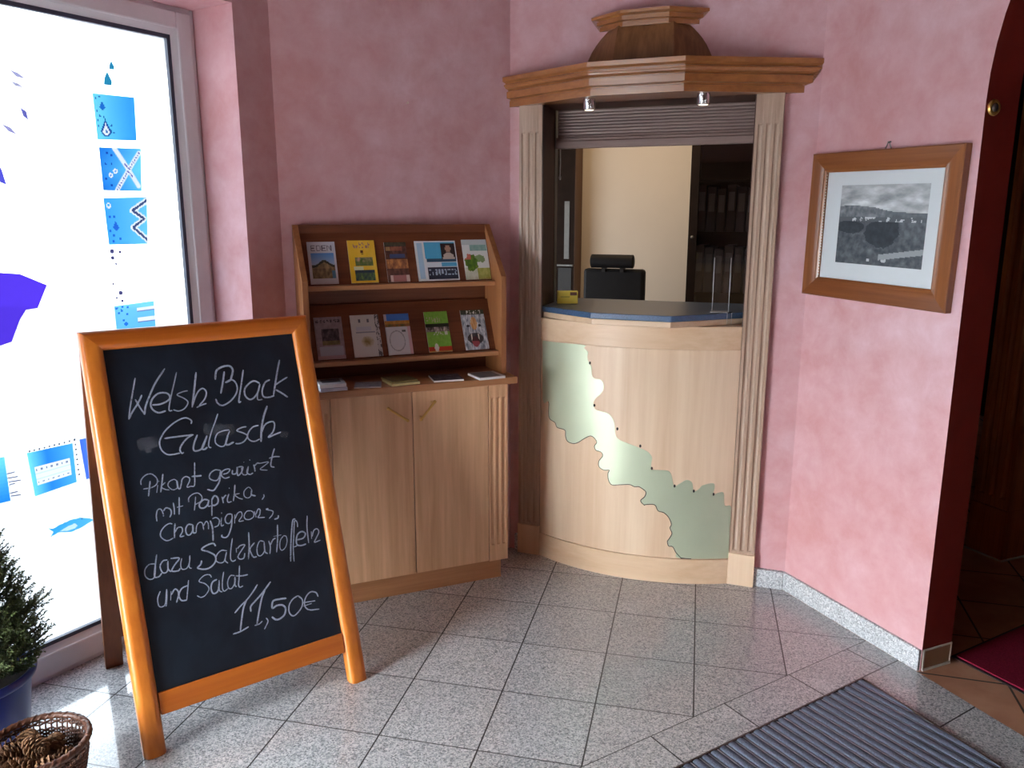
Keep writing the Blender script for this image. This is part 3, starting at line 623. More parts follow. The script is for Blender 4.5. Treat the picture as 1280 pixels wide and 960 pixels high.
def c_engraving(u, v):
    n = fbm(u*1.3, v, 14, 13); m = fbm(u, v*2, 5, 14)
    ridge = .70+.055*math.exp(-((u-.16)/.2)**2)+.03*math.exp(-((u-.42)/.14)**2)-.05*u
    def g(x): return mixc((30, 38, 46), (226, 232, 234), x)
    if v > ridge: return g(.5+.42*m*(1.25-abs(v-.8)))
    if v > .6: return g(.25+.35*n*(1 if u < .55 else .6))
    if v > .54: return g(.85) if n > .6 and .12 < u < .95 else g(.3)
    d = min(math.hypot((u-.52)/.19, (v-.40)/.17), math.hypot((u-.6)/.12, (v-.44)/.17), math.hypot((u-.15)/.17, (v-.47)/.08))
    if d < .85+.3*n: return g(.06+.1*n)
    if u > .75 and v > .34: return g(.18+.25*n)
    road = abs(v-(.1+.2*(u-.5))) < .035 and u > .52
    if road: return g(.62)
    if math.hypot(u-.58, v-.07) < .03 or math.hypot(u-.4, v-.06) < .02: return g(.8)
    return g(.14+.3*n*(.6+.5*m))
def paint(o, fn, uv, poly_ok=None):
    """print a picture on a mesh: one flat colour per small face"""
    ca = o.data.color_attributes.new('print', 'FLOAT_COLOR', 'CORNER'); vals = []
    for p in o.data.polygons:
        u, v = uv(p.center)
        vals += [*lin(fn(u, v)), 1]*p.loop_total if u is not None else [.78, .78, .78, 1]*p.loop_total
    ca.data.foreach_set('color', vals)
def cover_grid(m, P, nx, ny, mi=0):
    """a grid sheet: P(u, v) -> point"""
    vs = [P(i/nx, j/ny) for j in range(ny+1) for i in range(nx+1)]
    m.add(vs, [(j*(nx+1)+i, j*(nx+1)+i+1, (j+1)*(nx+1)+i+1, (j+1)*(nx+1)+i) for j in range(ny) for i in range(nx)], mi)

# ================================================================== brochure cabinet
cab = thing('brochure_cabinet', 'brown oak cabinet with two doors below and sloping brochure shelves above', 'cabinet', FB, (-.54, -.15, 0))
BX0, BX1 = -.94, -.14
m = MB(); m.box(BX0+.018, BX1-.018, -.258, -.01, 0, .092); part('plinth', m, OAK_X, cab, .002)
m = MB(); m.box(BX0, BX1, -.272, -.055, .092, .86); part('carcass', m, OAK, cab, .0015)
def fluted_strip(x0, x1, yf, yb, z0, z1, gz0, gz1, n, gr):
    """a board whose front carries n round-bottomed flutes with rounded ends"""
    m = MB(); w = x1-x0; pad = (w-n*gr*2)/(n+1)*1.0
    prof = []
    def section(open_):
        pts = [(x0, yb), (x0, yf)]
        for k in range(n):
            a = x0+pad*(k+1)+2*gr*k
            for q in range(9):
                t = PI*q/8
                pts.append((a+gr-gr*math.cos(t), yf+gr*.8*math.sin(t)*open_))
        pts += [(x1, yf), (x1, yb)]
        return pts
    lev = [(z0, 0), (gz0, 0), (gz0+.003, .55), (gz0+gr*.8, 1), (gz1-gr*.8, 1), (gz1-.003, .55), (gz1, 0), (z1, 0)]
    rings = [[(x, y, z) for x, y in section(o)] for z, o in lev]
    return m.loft(rings)
part('fluted_strip', fluted_strip(-.2225, BX1, -.292, -.271, .095, .858, .165, .80, 3, .0085), OAK, cab, smooth=40)
part('fluted_strip', fluted_strip(BX0, -.8575, -.292, -.271, .095, .858, .165, .80, 3, .0085), OAK, cab, smooth=40)
def bar_handle(a, b):
    m = MB(); out = Vector((0, -.026, 0)); a = Vector(a); b = Vector(b); d = (b-a).normalized()
    m.tube([a+out-d*.008, b+out+d*.008], .0052, 10)
    for p in (a, b): m.tube([p, p+out], .0045, 10); m.ball(p+out+(d*.008 if p == b else -d*.008), .0068, .0068, .0068, 8)
    return m
for x0, x1, ha, hb in ((-.8545, -.5415, (-.635, -.292, .797), (-.573, -.292, .752)), (-.5385, -.2255, (-.508, -.292, .752), (-.462, -.292, .806))):
    m = MB(); m.box(x0, x1, -.292, -.2735, .098, .8555); d = part('door', m, OAK, cab, .0015)
    part('bar_handle', bar_handle(ha, hb), BRASS, d, smooth=50, label='slanting brass bar handle')
m = MB(); m.box(-.968, -.112, -.33, -.055, .86, .888); part('slab', m, OAK_X, cab, .003)
prof = [(-.058, .888), (-.25, .888), (-.25, 1.285), (-.066, 1.487), (-.058, 1.487)]
for x0, x1 in ((-.928, -.906), (-.150, -.128)):
    part('side_panel', MB().prism(prof, x0, x1, 'x'), INNER_Z, cab, .0015)
IX0, IX1 = -.906, -.150
m = MB(); m.box(IX0, IX1, -.066, -.056, .888, 1.487); part('back_panel', m, INNER, cab)
def sloped(yb, zb, yt, zt, lip_y):
    """leaning board standing on a ledge with a front lip"""
    m = MB(); th = .008
    m.prism([(yb, zb), (yt, zt), (yt+th, zt), (yb+th, zb)], IX0, IX1, 'x')
    return m
part('display_board', sloped(-.146, 1.262, -.068, 1.455, 0), INNER, cab)
part('display_board', sloped(-.186, .980, -.088, 1.180, 0), INNER, cab)
for yf, z in ((-.182, 1.243), (-.222, .960)):
    m = MB(); m.box(IX0, IX1, yf, -.066, z, z+.019); part('ledge', m, OAK_X, cab, .003)

# brochures: foot on the ledge, leaning on the board
def brochure(name, label, cat, x, w, h, th, fn, tier, twist=0):
    if tier == 'upper': yb, zb, yt, zt = -.146, 1.262, -.068, 1.455
    else: yb, zb, yt, zt = -.186, .980, -.088, 1.180
    if tier == 'lower': zb -= .001
    d = Vector((0, yt-yb, zt-zb)).normalized(); nrm = Vector((0, -d.z, d.y))
    o0 = Vector((x, yb, zb+.0035))+nrm*.0016
    def P(u, v, t): return o0+Vector((u*w, 0, 0))+d*(v*h)+nrm*t
    m = MB(); cover_grid(m, lambda u, v: tuple(P(u, v, th)), 40, 60, 0)
    c = [P(u, v, t) for t in (0, th) for u, v in ((0, 0), (1, 0), (1, 1), (0, 1))]
    m.add([tuple(p) for p in c], [(3, 2, 1, 0), (0, 1, 5, 4), (1, 2, 6, 5), (2, 3, 7, 6), (3, 0, 4, 7)], 1)
    o = solo(name, m, [PRINT, PAPER], FB, label, cat, tuple(o0+Vector((w/2, 0, 0))), 'leaflets on the sloping shelves', fix=False)
    def uv(cn):
        q = Vector(cn)-Vector((-w/2, 0, 0)); t = q.dot(nrm)
        if t < th*.99: return None, None
        return q.x/w, q.dot(d)/h
    paint(o, fn, uv); return o
U, Lw = 'upper', 'lower'
brochure('brochure', 'leaflet reading EDEN over a hill photo, leftmost on the upper shelf', 'leaflet', -.881, .105, .168, .003, c_eden, U)
brochure('brochure', 'yellow leaflet with two landscape photos on the upper shelf', 'leaflet', -.728, .106, .172, .003, c_yellow, U)
brochure('brochure', 'dark brown leaflet between the yellow one and the wide blue one', 'leaflet', -.584, .088, .163, .003, c_dark, U)
brochure('magazine', 'wide blue and white magazine with a small portrait on the upper shelf', 'magazine', -.461, .171, .166, .004, c_blue, U)
brochure('brochure', 'white leaflet with a bunch of flowers at the right end of the upper shelf', 'leaflet', -.262, .108, .170, .003, c_flowers, U)
brochure('brochure', 'dim lilac grey leaflet with a dark photo, leftmost on the lower shelf', 'leaflet', -.874, .106, .170, .003, c_lilac, Lw)
brochure('brochure', 'off-white leaflet with a small brown blot on the lower shelf', 'leaflet', -.735, .112, .172, .003, c_leaf, Lw)
brochure('brochure', 'white leaflet with a blue sky strip along its top on the lower shelf', 'leaflet', -.601, .101, .170, .003, c_map, Lw)
brochure('brochure', 'green sports leaflet with a red bottom band on the lower shelf', 'leaflet', -.436, .098, .172, .003, c_green, Lw)
brochure('brochure', 'leaflet with a roaring tiger face at the right end of the lower shelf', 'leaflet', -.280, .101, .172, .003, c_tiger, Lw)

# booklets lying flat on the slab
def booklet(name, label, x, y, w, d, z, th, rot, fn, edge=PAPER, cat='booklet'):
    m = MB(); m.box(-w/2, w/2, -d/2, d/2, 0, th, 1)
    m.f.pop(5) if False else None
    g = MB(); cover_grid(g, lambda u, v: ((u-.5)*w*.998, (v-.5)*d*.998, th+.0004), 30, 30, 0)
    m.add(g.v, g.f, 0)
    o = bpy.data.objects.new(name, mesh_of(name, m, [PRINT, edge], (0, 0, 0), False, False)); COL.objects.link(o)
    o.matrix_world = FB.m @ Matrix.Translation((x, y, z)) @ Matrix.Rotation(R(rot), 4, 'Z')
    tag(o, label, cat, 'booklets lying on the cabinet slab')
    paint(o, fn, lambda c: (c.x/w+.5, c.y/d+.5) if c.z > th*.9 else (None, None)); return o
booklet('booklet', 'lower of two pale booklets stacked at the left end of the slab', -.845, -.268, .098, .118, .888, .012, 2, lambda u, v: (190, 194, 210), plain('pale_blue_edge', (190, 196, 214), .5))
booklet('booklet', 'upper of two pale booklets stacked at the left end of the slab', -.843, -.264, .096, .112, .901, .012, -2, lambda u, v: (60, 62, 74) if inbox(u, v, .15, .85, .3, .9) else (206, 208, 216))
booklet('booklet', 'thin grey sheet lying between the pale stack and the olive stack', -.705, -.268, .10, .10, .888, .004, -14, lambda u, v: mixc((110, 112, 126), (176, 178, 190), fbm(u, v, 6, 20)))
booklet('booklet', 'lower of two olive yellow booklets stacked on the slab', -.575, -.262, .112, .118, .888, .009, 5, lambda u, v: (178, 170, 112), plain('cream_edge', (206, 196, 140), .5))
booklet('booklet', 'upper of two olive yellow booklets stacked on the slab', -.580, -.254, .104, .112, .8975, .006, 9, lambda u, v: mixc((92, 88, 56), (140, 132, 88), fbm(u, v, 5, 21)), plain('olive_edge', (150, 140, 92), .5))
booklet('booklet', 'dark photo booklet lying next to the white one on the slab', -.392, -.262, .118, .118, .888, .007, -6, lambda u, v: mixc((34, 36, 52), (150, 154, 168), fbm(u, v, 6, 22)*1.3-.25))
booklet('booklet', 'white edged booklet at the right end of the slab', -.228, -.282, .112, .118, .888, .009, 4, lambda u, v: (mixc((80, 92, 106), (136, 146, 158), fbm(u, v, 5, 23)) if inbox(u, v, .08, .86, .08, .94) else (214, 214, 216)))

# ================================================================== reception hatch
sur = thing('hatch_surround', 'oak surround with two sheen-greyed fluted pilasters, cornice and domed crown', 'surround', FC, (.52, 0, 0))
for x0, x1, lab in ((0, .1, 'left'), (.94, 1.04, 'right')):
    m = fluted_strip(x0, x1, 0, .03, .14, 1.964, .152, 1.858, 3, .0095)
    p = part('pilaster', m, SHEEN_OAK, sur, smooth=40)
    m = MB(); m.box(x0-.003, x1+.003, -.008, .03, 0, .14); part('base_block', m, MAPLE, p, .002)
    xa, xb = (x0+.094, x1+.004) if lab == 'left' else (x0-.004, x0+.006)
    m = MB(); m.box(xa, xb, .004, .21, 0, 1.984); part('jamb', m, JAMB, sur)
m = MB(); m.box(.1, .94, .004, .21, 1.964, 1.984); part('head_board', m, JAMB, sur)
def cornice(path, prof, mats, name, parent, bev=0):
    """profile (outward, z) mitred along an open path in plan; one mesh per straight run, ends flat on the wall"""
    P = [Vector(p) for p in path]; n = len(P); nor = []
    for i in range(n-1):
        d = (P[i+1]-P[i]).normalized(); nor.append(Vector((d.y, -d.x)))
    def off(i, o):
        if i == 0: d = nor[0]; return P[0]+Vector((o/d.x if abs(d.x) > .2 else 0, 0))
        if i == n-1: d = nor[-1]; return P[-1]+Vector((o/d.x if abs(d.x) > .2 else 0, 0))
        a, b = nor[i-1], nor[i]; h = (a+b).normalized(); return P[i]+h*(o/h.dot(a))
    m = MB(); k = len(prof)
    rings = []
    for i in range(n):
        r = [(*off(i, o), z) for o, z in prof]
        rings.append(r)
    back = [[(r[0][0], path[0][1], prof[-1][1]) , (r[0][0], path[0][1], prof[0][1])] for r in rings]
    for i in range(n):
        x = rings[i][-1][0]; x2 = rings[i][0][0]
        rings[i] = rings[i]+[(x, path[0][1]+.0005, prof[-1][1]), (x2, path[0][1]+.0005, prof[0][1])]
    m.loft(rings)
    return part(name, m, mats, parent)
path = [(-.058, .03), (.345, -.167), (.695, -.167), (1.105, .03)]
prof = [(0, 1.964), (0, 1.988), (-.004, 1.990), (-.004, 1.994), (.012, 1.998), (.012, 2.024), (.005, 2.027), (.005, 2.030), (.017, 2.036), (.020, 2.042), (.024, 2.045), (.024, 2.050), (.017, 2.053), (.017, 2.056), (.030, 2.063), (.030, 2.080)]
cornice(path, prof, CORN, 'cornice', sur)
# domed panel above the cornice, three facets
lev = [(2.079, .266), (2.10, .252), (2.13, .237), (2.155, .224), (2.18, .207), (2.20, .19), (2.222, .168), (2.236, .15)]
rings = []
for z, w in lev:
    f = .105+.35*(w-.15)*.3; dp = -.028-.035*(w-.15)/.116
    rings.append([(.52-w, .0295, z), (.52-f, dp, z), (.52+f, dp, z), (.52+w, .0295, z)])
part('crown_panel', MB().loft(rings), CROWN, sur, smooth=30)
path = [(.52-.193, .03), (.52-.088, -.036), (.52+.088, -.036), (.52+.193, .03)]
prof = [(0, 2.230), (0, 2.244), (-.003, 2.246), (-.003, 2.249), (.007, 2.252), (.007, 2.265), (.003, 2.267), (.003, 2.269), (.019, 2.274), (.019, 2.284)]
cornice(path, prof, CORN, 'crown_cap', sur)

# bowed counter
cc, hh = .415, .098
RAD = (cc*cc+hh*hh)/(2*hh); CYC = -hh+RAD
def bow(x, off=0): return CYC-math.sqrt((RAD+off)**2-(x-.52)**2)
ctr = thing('reception_counter', 'bowed pale maple counter front with a ragged grey green inlay', 'counter', FC, (.52, 0, 0))
def bowed(z0, z1, off, x0=.1015, x1=.9385, yb=.06, n=48):
    xs = [x0+(x1-x0)*i/n for i in range(n+1)]
    return MB().prism([(x, bow(x, off)) for x in xs]+[(x1, yb), (x0, yb)], z0, z1)
part('plinth_band', bowed(0, .11, .006), MAPLE_X, ctr, .0015, 40)
part('front_panel', bowed(.1105, .998, 0), MAPLE, ctr, .0015, 40)
part('top_band', bowed(.9985, 1.092, .004), MAPLE_X, ctr, .0015, 40)
# ragged inlay
inl = [(a/1000, b/1000) for a, b in INLAY_UPPER+INLAY_LOWER]
inl = [(min(max(x, .104), .9365), min(max(z, .1125), .9965)) for x, z in inl]
def smooth_edge(pts):      # round the scallops a little, keeping the long straight edges
    out = []
    for i in range(len(pts)):
        p0, p1, p2, p3 = (Vector(pts[(i+k) % len(pts)]) for k in (-1, 0, 1, 2))
        if (p2-p1).length > .15: out.append(tuple(p1)); continue
        for t in (0, .25, .5, .75):
            q = .5*((2*p1)+(p2-p0)*t+(2*p0-5*p1+4*p2-p3)*t*t+(3*p1-p0-3*p2+p3)*t**3)
            out.append((min(max(q.x, .104), .9365), min(max(q.y, .1125), .9965)))
    return out
inl = smooth_edge(inl)
def sheet(poly, off, mat, name, parent, label=None):
    from mathutils.geometry import delaunay_2d_cdt
    n = len(poly); V, _, Fc = delaunay_2d_cdt([Vector(p) for p in poly], [(i, (i+1) % n) for i in range(n)], [], 1, 1e-5)[:3]
    bm = bmesh.new(); vs = [bm.verts.new((p.x, 0, p.y)) for p in V]
    for f in Fc: bm.faces.new([vs[i] for i in f])
    xs = [.11+.0275*i for i in range(31)]
    for x in xs:
        bmesh.ops.bisect_plane(bm, geom=bm.verts[:]+bm.edges[:]+bm.faces[:], plane_co=(x, 0, 0), plane_no=(1, 0, 0), dist=1e-6)
    r = bmesh.ops.extrude_face_region(bm, geom=bm.faces[:])
    new = {v for v in r['geom'] if isinstance(v, bmesh.types.BMVert)}
    for v in bm.verts: v.co.y = bow(v.co.x, off if v in new else -.004)
    bmesh.ops.recalc_face_normals(bm, faces=bm.faces)
    b = BASE[parent]
    for v in bm.verts: v.co -= Vector(b)
    me = bpy.data.meshes.new(name); bm.to_mesh(me); bm.free(); me.materials.append(mat)
    o = bpy.data.objects.new(name, me); COL.objects.link(o); o.parent = parent; BASE[o] = b
    if label: o['label'] = label
    return o
INLAY = plain('grey_green_satin_inlay', (196, 206, 180), .4, .4, .5, .05, 4)
sheet(inl, .0016, INLAY, 'inlay', ctr, 'grey green inlay with a scalloped edge')
low = [(x/1000, z/1000) for x, z in INLAY_LOWER]
low = [(x, z) for x, z in smooth_edge(low+[(.1, .75)])][:-8]
m = MB()
m.tube([(x, bow(x, .0012), z) for x, z in low if .104 < x < .936], .0017, 6)
part('inlay_seam', m, DARKWOOD, ctr, smooth=True, label='dark seam along the lower edge of the inlay')
m = MB()
for x, z in NOTCHES:
    m.ball((x/1000, bow(x/1000, .0014), z/1000), .0045, .002, .007, 6)
part('inlay_notch', m, DARKWOOD, ctr, smooth=True, label='dark notches in the upper edge of the inlay')['kind'] = 'stuff'
# worktop with clipped corners on a wooden moulding
top_poly = [(.1015, .012), (.36, -.150), (.682, -.158), (.9385, .075), (.9385, .40), (.1015, .40)]
m = MB().prism(top_poly, 1.117, 1.141)
wt = solo('countertop', m, STONETOP, FC, 'dark stone worktop tinted with reflected sky blue, with clipped corners on the reception counter', 'worktop', (.52, 0, 1.117), bev=.003)
mp = [(.1015, .02), (.362, -.143), (.68, -.151), (.9385, .083), (.9385, .12), (.1015, .12)]
part('edge_moulding', MB().prism(mp, 1.0925, 1.1165), MAPLE_X, ctr, .003)
m = MB(); m.box(.1015, .9385, .35, .38, .0, 1.116); part('rear_panel', m, MAPLE, ctr)

# roller shutter
sh = thing('roller_shutter', 'half-open ribbed wooden roller shutter above the counter', 'shutter', FC, (.52, .18, 1.8))
m = MB(); pr = []
n = 9
for k in range(n):
    z0 = 1.848+k*(1.962-1.848)/n; z1 = 1.848+(k+1)*(1.962-1.848)/n
    m.prism([(.186, z0), (.1815, z0+.0012), (.1795, (z0+z1)/2), (.1815, z1-.0012), (.186, z1)], .112, .930, 'x')
part('slat_curtain', m, SHUTTER, sh)
m = MB(); m.prism([(.170, 1.803), (.168, 1.806), (.168, 1.832), (.173, 1.836), (.173, 1.842), (.168, 1.844), (.170, 1.848), (.19, 1.848), (.19, 1.803)], .107, .935, 'x')
part('bottom_rail', m, SHUTTER, sh, .001)
for x in (.1035, .9365):
    m = MB(); m.box(x-.003, x+.003, .165, .2, 1.142, 1.962); part('guide_rail', m, STEEL, sh)
m = MB(); m.tube([(.118, .2, 1.803), (.119, .2, 1.74), (.118, .2, 1.69)], .0022, 6); m.ball((.118, .2, 1.683), .005, .005, .01, 6)
part('pull_cord', m, PAPER, sh, smooth=True)

# two little spotlights under the cornice
t = NT('lit_lamp_lens'); LENS = t.set((1, .9, .75), .3); t.b.inputs['Emission Color'].default_value = (1, .85, .62, 1); t.b.inputs['Emission Strength'].default_value = 5
for x, lab in ((.323, 'left of the two chrome spotlights under the cornice'), (.758, 'right of the two chrome spotlights under the cornice')):
    sp = thing('spotlight', lab, 'spotlight', FC, (x, -.095, 1.964), 'cornice spotlights')
    c = (x, -.095, 0)
    part('housing', MB().lathe([(0, 1.9635), (.024, 1.9635), (.024, 1.925), (.0215, 1.922), (.019, 1.922), (.019, 1.932), (0, 1.932)], c, 24), CHROME, sp, smooth=40)
    part('lens', MB().lathe([(0, 1.9265), (.0185, 1.9265), (.0185, 1.9305), (0, 1.9305)], c, 20), LENS, sp)

# things on the counter
m = MB(); 
bx = thing('card_box', 'small yellow card box at the left end of the dark worktop', 'box', FC, (.18, .14, 1.141))
m.prism([(.138, .118), (.222, .150), (.208, .186), (.124, .154)], 1.1412, 1.196); part('carton', m, YELLOW, bx, .001)
m = MB(); d = Vector((.084, .032)).normalized(); nn = Vector((d.y, -d.x))*.0006
def onbox(u, z): p = Vector((.138, .118))+d*(u*.0899)+nn; return (p.x, p.y, z)
m.add([onbox(.62, 1.178), onbox(.95, 1.178), onbox(.95, 1.192), onbox(.62, 1.192)], [(0, 1, 2, 3)], 0)
m.add([onbox(.15, 1.170), onbox(.6, 1.170), onbox(.6, 1.173), onbox(.15, 1.173)], [(0, 1, 2, 3)], 1)
part('printed_picture', m, [plain('small_print', (120, 74, 66), .5), plain('grey_print', (170, 150, 60), .5)], bx)
t = NT('clear_acrylic'); nt = t.t; nt.nodes.remove(t.b)
tr = t.n('ShaderNodeBsdfTransparent'); gl = t.n('ShaderNodeBsdfGlossy'); fr = t.n('ShaderNodeFresnel'); mx = t.n('ShaderNodeMixShader')
tr.inputs[0].default_value = (.97, .98, .98, 1); gl.inputs['Roughness'].default_value = .05; fr.inputs[0].default_value = 1.45
nt.links.new(fr.outputs[0], mx.inputs[0]); nt.links.new(tr.outputs[0], mx.inputs[1]); nt.links.new(gl.outputs[0], mx.inputs[2]); nt.links.new(mx.outputs[0], t.out.inputs[0])
CLEAR = t.m
EDGE = plain('frosted_acrylic_edge', (200, 204, 208), .4)
ac = thing('leaflet_holder', 'empty clear acrylic leaflet holder at the right end of the worktop', 'holder', FC, (.845, .06, 1.141))
m = MB(); m.box(.808, .875, .078, .080, 1.1415, 1.355); part('back_plate', m, CLEAR, ac)
m = MB(); m.box(.808, .875, .02, .080, 1.1412, 1.1435); part('foot_plate', m, EDGE, ac)
for x in (.808, .873):
    m = MB(); m.box(x, x+.002, .076, .082, 1.142, 1.356); part('plate_edge', m, EDGE, ac)
m = MB(); m.box(.875, .893, .018, .0195, 1.03, 1.144); m.box(.875, .893, .0195, .05, 1.142, 1.1438); fl = part('front_flap', m, CLEAR, ac)
for x in (.875, .8922):
    m = MB(); m.box(x, x+.0012, .0172, .0182, 1.03, 1.144); part('flap_edge', m, EDGE, fl)

# ------------------------------------------------------------------ office
ch = thing('office_chair', 'black leather office chair with a roll headrest behind the counter', 'chair', FC, (0, 1.7, 0))
def rbox(x0, x1, y0, y1, z0, z1): return MB().box(x0, x1, y0, y1, z0, z1)
part('backrest', rbox(-.205, .192, 1.80, 1.88, .62, 1.188), BLACKLEATHER, ch, .02)
m = MB(); m.tube([(-.15, 1.79, 1.238), (-.146, 1.79, 1.238), (.122, 1.79, 1.238), (.126, 1.79, 1.238)], [.036, .043, .043, .036], 20); part('headrest', m, BLACKLEATHER, ch, smooth=50)
for x in (-.07, .05):
    m = MB(); m.box(x-.012, x+.012, 1.79, 1.85, 1.17, 1.23); part('headrest_bracket', m, BLACKPLASTIC, ch)
part('seat', rbox(-.25, .24, 1.38, 1.82, .44, .54), BLACKLEATHER, ch, .03)
for x in (-.29, .25):
    m = MB(); m.box(x, x+.04, 1.45, 1.75, .66, .69); m.box(x+.008, x+.032, 1.58, 1.62, .47, .665); part('armrest', m, BLACKPLASTIC, ch, .008)
m = MB(); m.lathe([(.028, .08), (.028, .445)], (0, 1.6, 0), 16, cap=True); part('column', m, STEEL, ch, smooth=40)
for k in range(5):
    a = 2*PI*k/5+.3; m = MB(); m.tube([(0, 1.6, .1), (.28*math.cos(a), 1.6+.28*math.sin(a), .07)], [.03, .016], 8)
    lg = part('leg', m, BLACKPLASTIC, ch, smooth=40)
    m = MB(); x, y = .28*math.cos(a), 1.6+.28*math.sin(a); m.tube([(x-.014, y, .028), (x+.014, y, .028)], .028, 14); part('caster', m, BLACKPLASTIC, lg, smooth=40)
# glazed file cabinet
CABDARK = plain('dark_matt_wood', (36, 26, 22), .75, 0, .15, .2, 12)
fc = thing('file_cabinet', 'tall dark cabinet with glass doors and binders behind the counter', 'cabinet', FC, (.75, 2.3, 0))
m = MB(); X0, X1 = .402, 1.30; Y0, Y1 = 2.2, 2.58
m.box(X0, X0+.02, Y0, Y1, 0, 2.1); m.box(X1-.02, X1, Y0, Y1, 0, 2.1); m.box(X0+.02, X1-.02, Y0, Y1, 2.08, 2.1); m.box(X0+.02, X1-.02, Y1-.02, Y1, .06, 2.08); m.box(X0+.02, X1-.02, Y0+.01, Y1, 0, .06)
part('body', m, CABDARK, fc)
for z in (.60, 1.0, 1.40, 1.75):
    m = MB(); m.box(X0+.02, X1-.02, Y0+.02, Y1-.02, z, z+.02); part('shelf', m, CABDARK, fc)
for xa, xb in ((X0+.001, .85), (.852, X1-.001)):
    m = MB(); w = .055; ring(m, xa, xb, .065, 2.075, w, Y0-.02, Y0-.001); d = part('door', m, CABDARK, fc)
    m = MB(); m.box(xa+w, xb-w, Y0-.012, Y0-.008, .065+w, 2.075-w); part('glass_pane', m, CLEAR, d)
    m = MB(); m.ball((xa+.028 if xa < .6 else xa+.03, Y0-.032, 1.385), .012, .014, .012, 8); part('knob', m, STEEL, d, smooth=True)
bc = [(40, 30, 36), (62, 58, 66), (48, 40, 50), (70, 68, 76), (44, 32, 36), (60, 58, 70)]
binder_m = None
BM = [plain('binder_board_%s' % n, c, .6) for n, c in zip(('plum', 'grey', 'mauve', 'silver', 'maroon', 'slate'), bc)]
LAB = plain('binder_label', (92, 92, 100), .6)
cnt = 0
words = ['first', 'second', 'third', 'fourth', 'fifth', 'sixth', 'seventh', 'eighth']
for row, (zz, h) in (('upper', (1.42, .30)), ('lower', (1.02, .31))):
    for k in range(6):
        x = .475+k*.063; hh_ = h-.012*((k*7) % 3)
        b = thing('ring_binder', '%s ring binder from the left on the %s visible shelf of the glazed cabinet' % (words[k], row), 'binder', FC, (x, 2.35, zz), 'ring binders in the glazed cabinet')
        m = MB(); m.box(x-.028, x+.028, 2.24, 2.5, zz, zz+hh_); part('cover', m, BM[(k*2+(row == 'lower')) % 6], b, .003)
        m = MB(); m.box(x-.019, x+.019, 2.2392, 2.2402, zz+hh_*.45, zz+hh_*.85); part('spine_label', m, LAB, b)
# dark shelf unit on the left with a post
du = thing('dark_cupboard', 'dark wooden cupboard with a grey panel at the left of the office', 'cupboard', FC, (-.6, 2.3, 0))
m = MB(); m.box(-1.0, -.4435, 2.41, 2.6, 0, 2.15); part('body', m, CABDARK, du, .002)
m = MB(); m.box(-.443, -.441, 2.411, 2.6, 0, 2.15); part('side_panel', m, POSTWOOD, du)
m = MB(); m.box(-.517, -.480, 2.404, 2.409, 1.215, 1.625); part('panel', m, GREYCARD, du)
m = MB(); m.box(-.575, -.446, 2.38, 2.409, 1.163, 1.175); part('ledge', m, GREYCARD, du)
m = MB(); m.box(-.56, -.46, 2.404, 2.409, .9, 1.15); part('recess_panel', m, BLACKPLASTIC, du)

# ================================================================== picture
pc = thing('framed_picture', 'walnut framed grey landscape print with white mount on the pink wall', 'picture', FD, (.315, 0, 1.48))
px0, px1, pz0, pz1 = .012, .636, 1.226, 1.738; FW = .068
def mitre(x0, x1, z0, z1, w, side):
    o = [(x0, z0), (x1, z0), (x1, z1), (x0, z1)]; i = [(x0+w, z0+w), (x1-w, z0+w), (x1-w, z1-w), (x0+w, z1-w)]
    a, b = side, (side+1) % 4
    def lay(t): return tuple((o[a][k]+(i[a][k]-o[a][k])*t) for k in (0, 1)), tuple((o[b][k]+(i[b][k]-o[b][k])*t) for k in (0, 1))
    prof = [(0, .010), (0, -.016), (.06, -.019), (.55, -.017), (.8, -.011), (.9, -.012), (1, -.008), (1, .010)]
    A = [(lay(t)[0][0], y, lay(t)[0][1]) for t, y in prof]; B = [(lay(t)[1][0], y, lay(t)[1][1]) for t, y in prof]
    return MB().loft([A, B])
for s_ in range(4):
    part('moulding', mitre(px0, px1, pz0, pz1, FW, s_), FRAMEWOOD if s_ in (0, 2) else FRAMEWOOD_Z, pc, smooth=25)
m = MB(); m.box(px0+FW-.004, px1-FW+.004, .0, .004, pz0+FW-.004, pz1-FW+.004); part('mount', m, plain('white_mount_board', (214, 222, 226), .6, var=.01), pc)
m = MB(); ix0, ix1, iz0, iz1 = .150, .518, 1.353, 1.624
cover_grid(m, lambda u, v: (ix0+(ix1-ix0)*u, -.0006, iz0+(iz1-iz0)*v), 120, 90)
o = part('print', m, PRINT_MATT, pc, fix=False)
paint(o, c_engraving, lambda c: ((c.x+.315-ix0)/(ix1-ix0), (c.z+1.48-iz0)/(iz1-iz0)))
m = MB(); m.tube([(.318, .004, 1.738), (.327, .004, 1.757), (.331, .006, 1.761), (.335, .004, 1.757), (.344, .004, 1.738)], .0018, 6); m.tube([(.331, .012, 1.762), (.331, .0, 1.760)], .003, 8)
part('hanging_wire', m, STEEL, pc, smooth=True)
m = MB()
for k in range(36): m.ball((px0+FW+.0012, -.0085, pz0+FW+.01+k*.0102), .0016, .0016, .0026, 4)
part('chipped_gilding', m, plain('pale_gilding', (206, 190, 160), .4), pc, label='row of pale chips along the left inner edge')
pc.rotation_euler.y = 0
pc.matrix_world = pc.matrix_world @ Matrix.Rotation(R(.9), 4, 'Y')

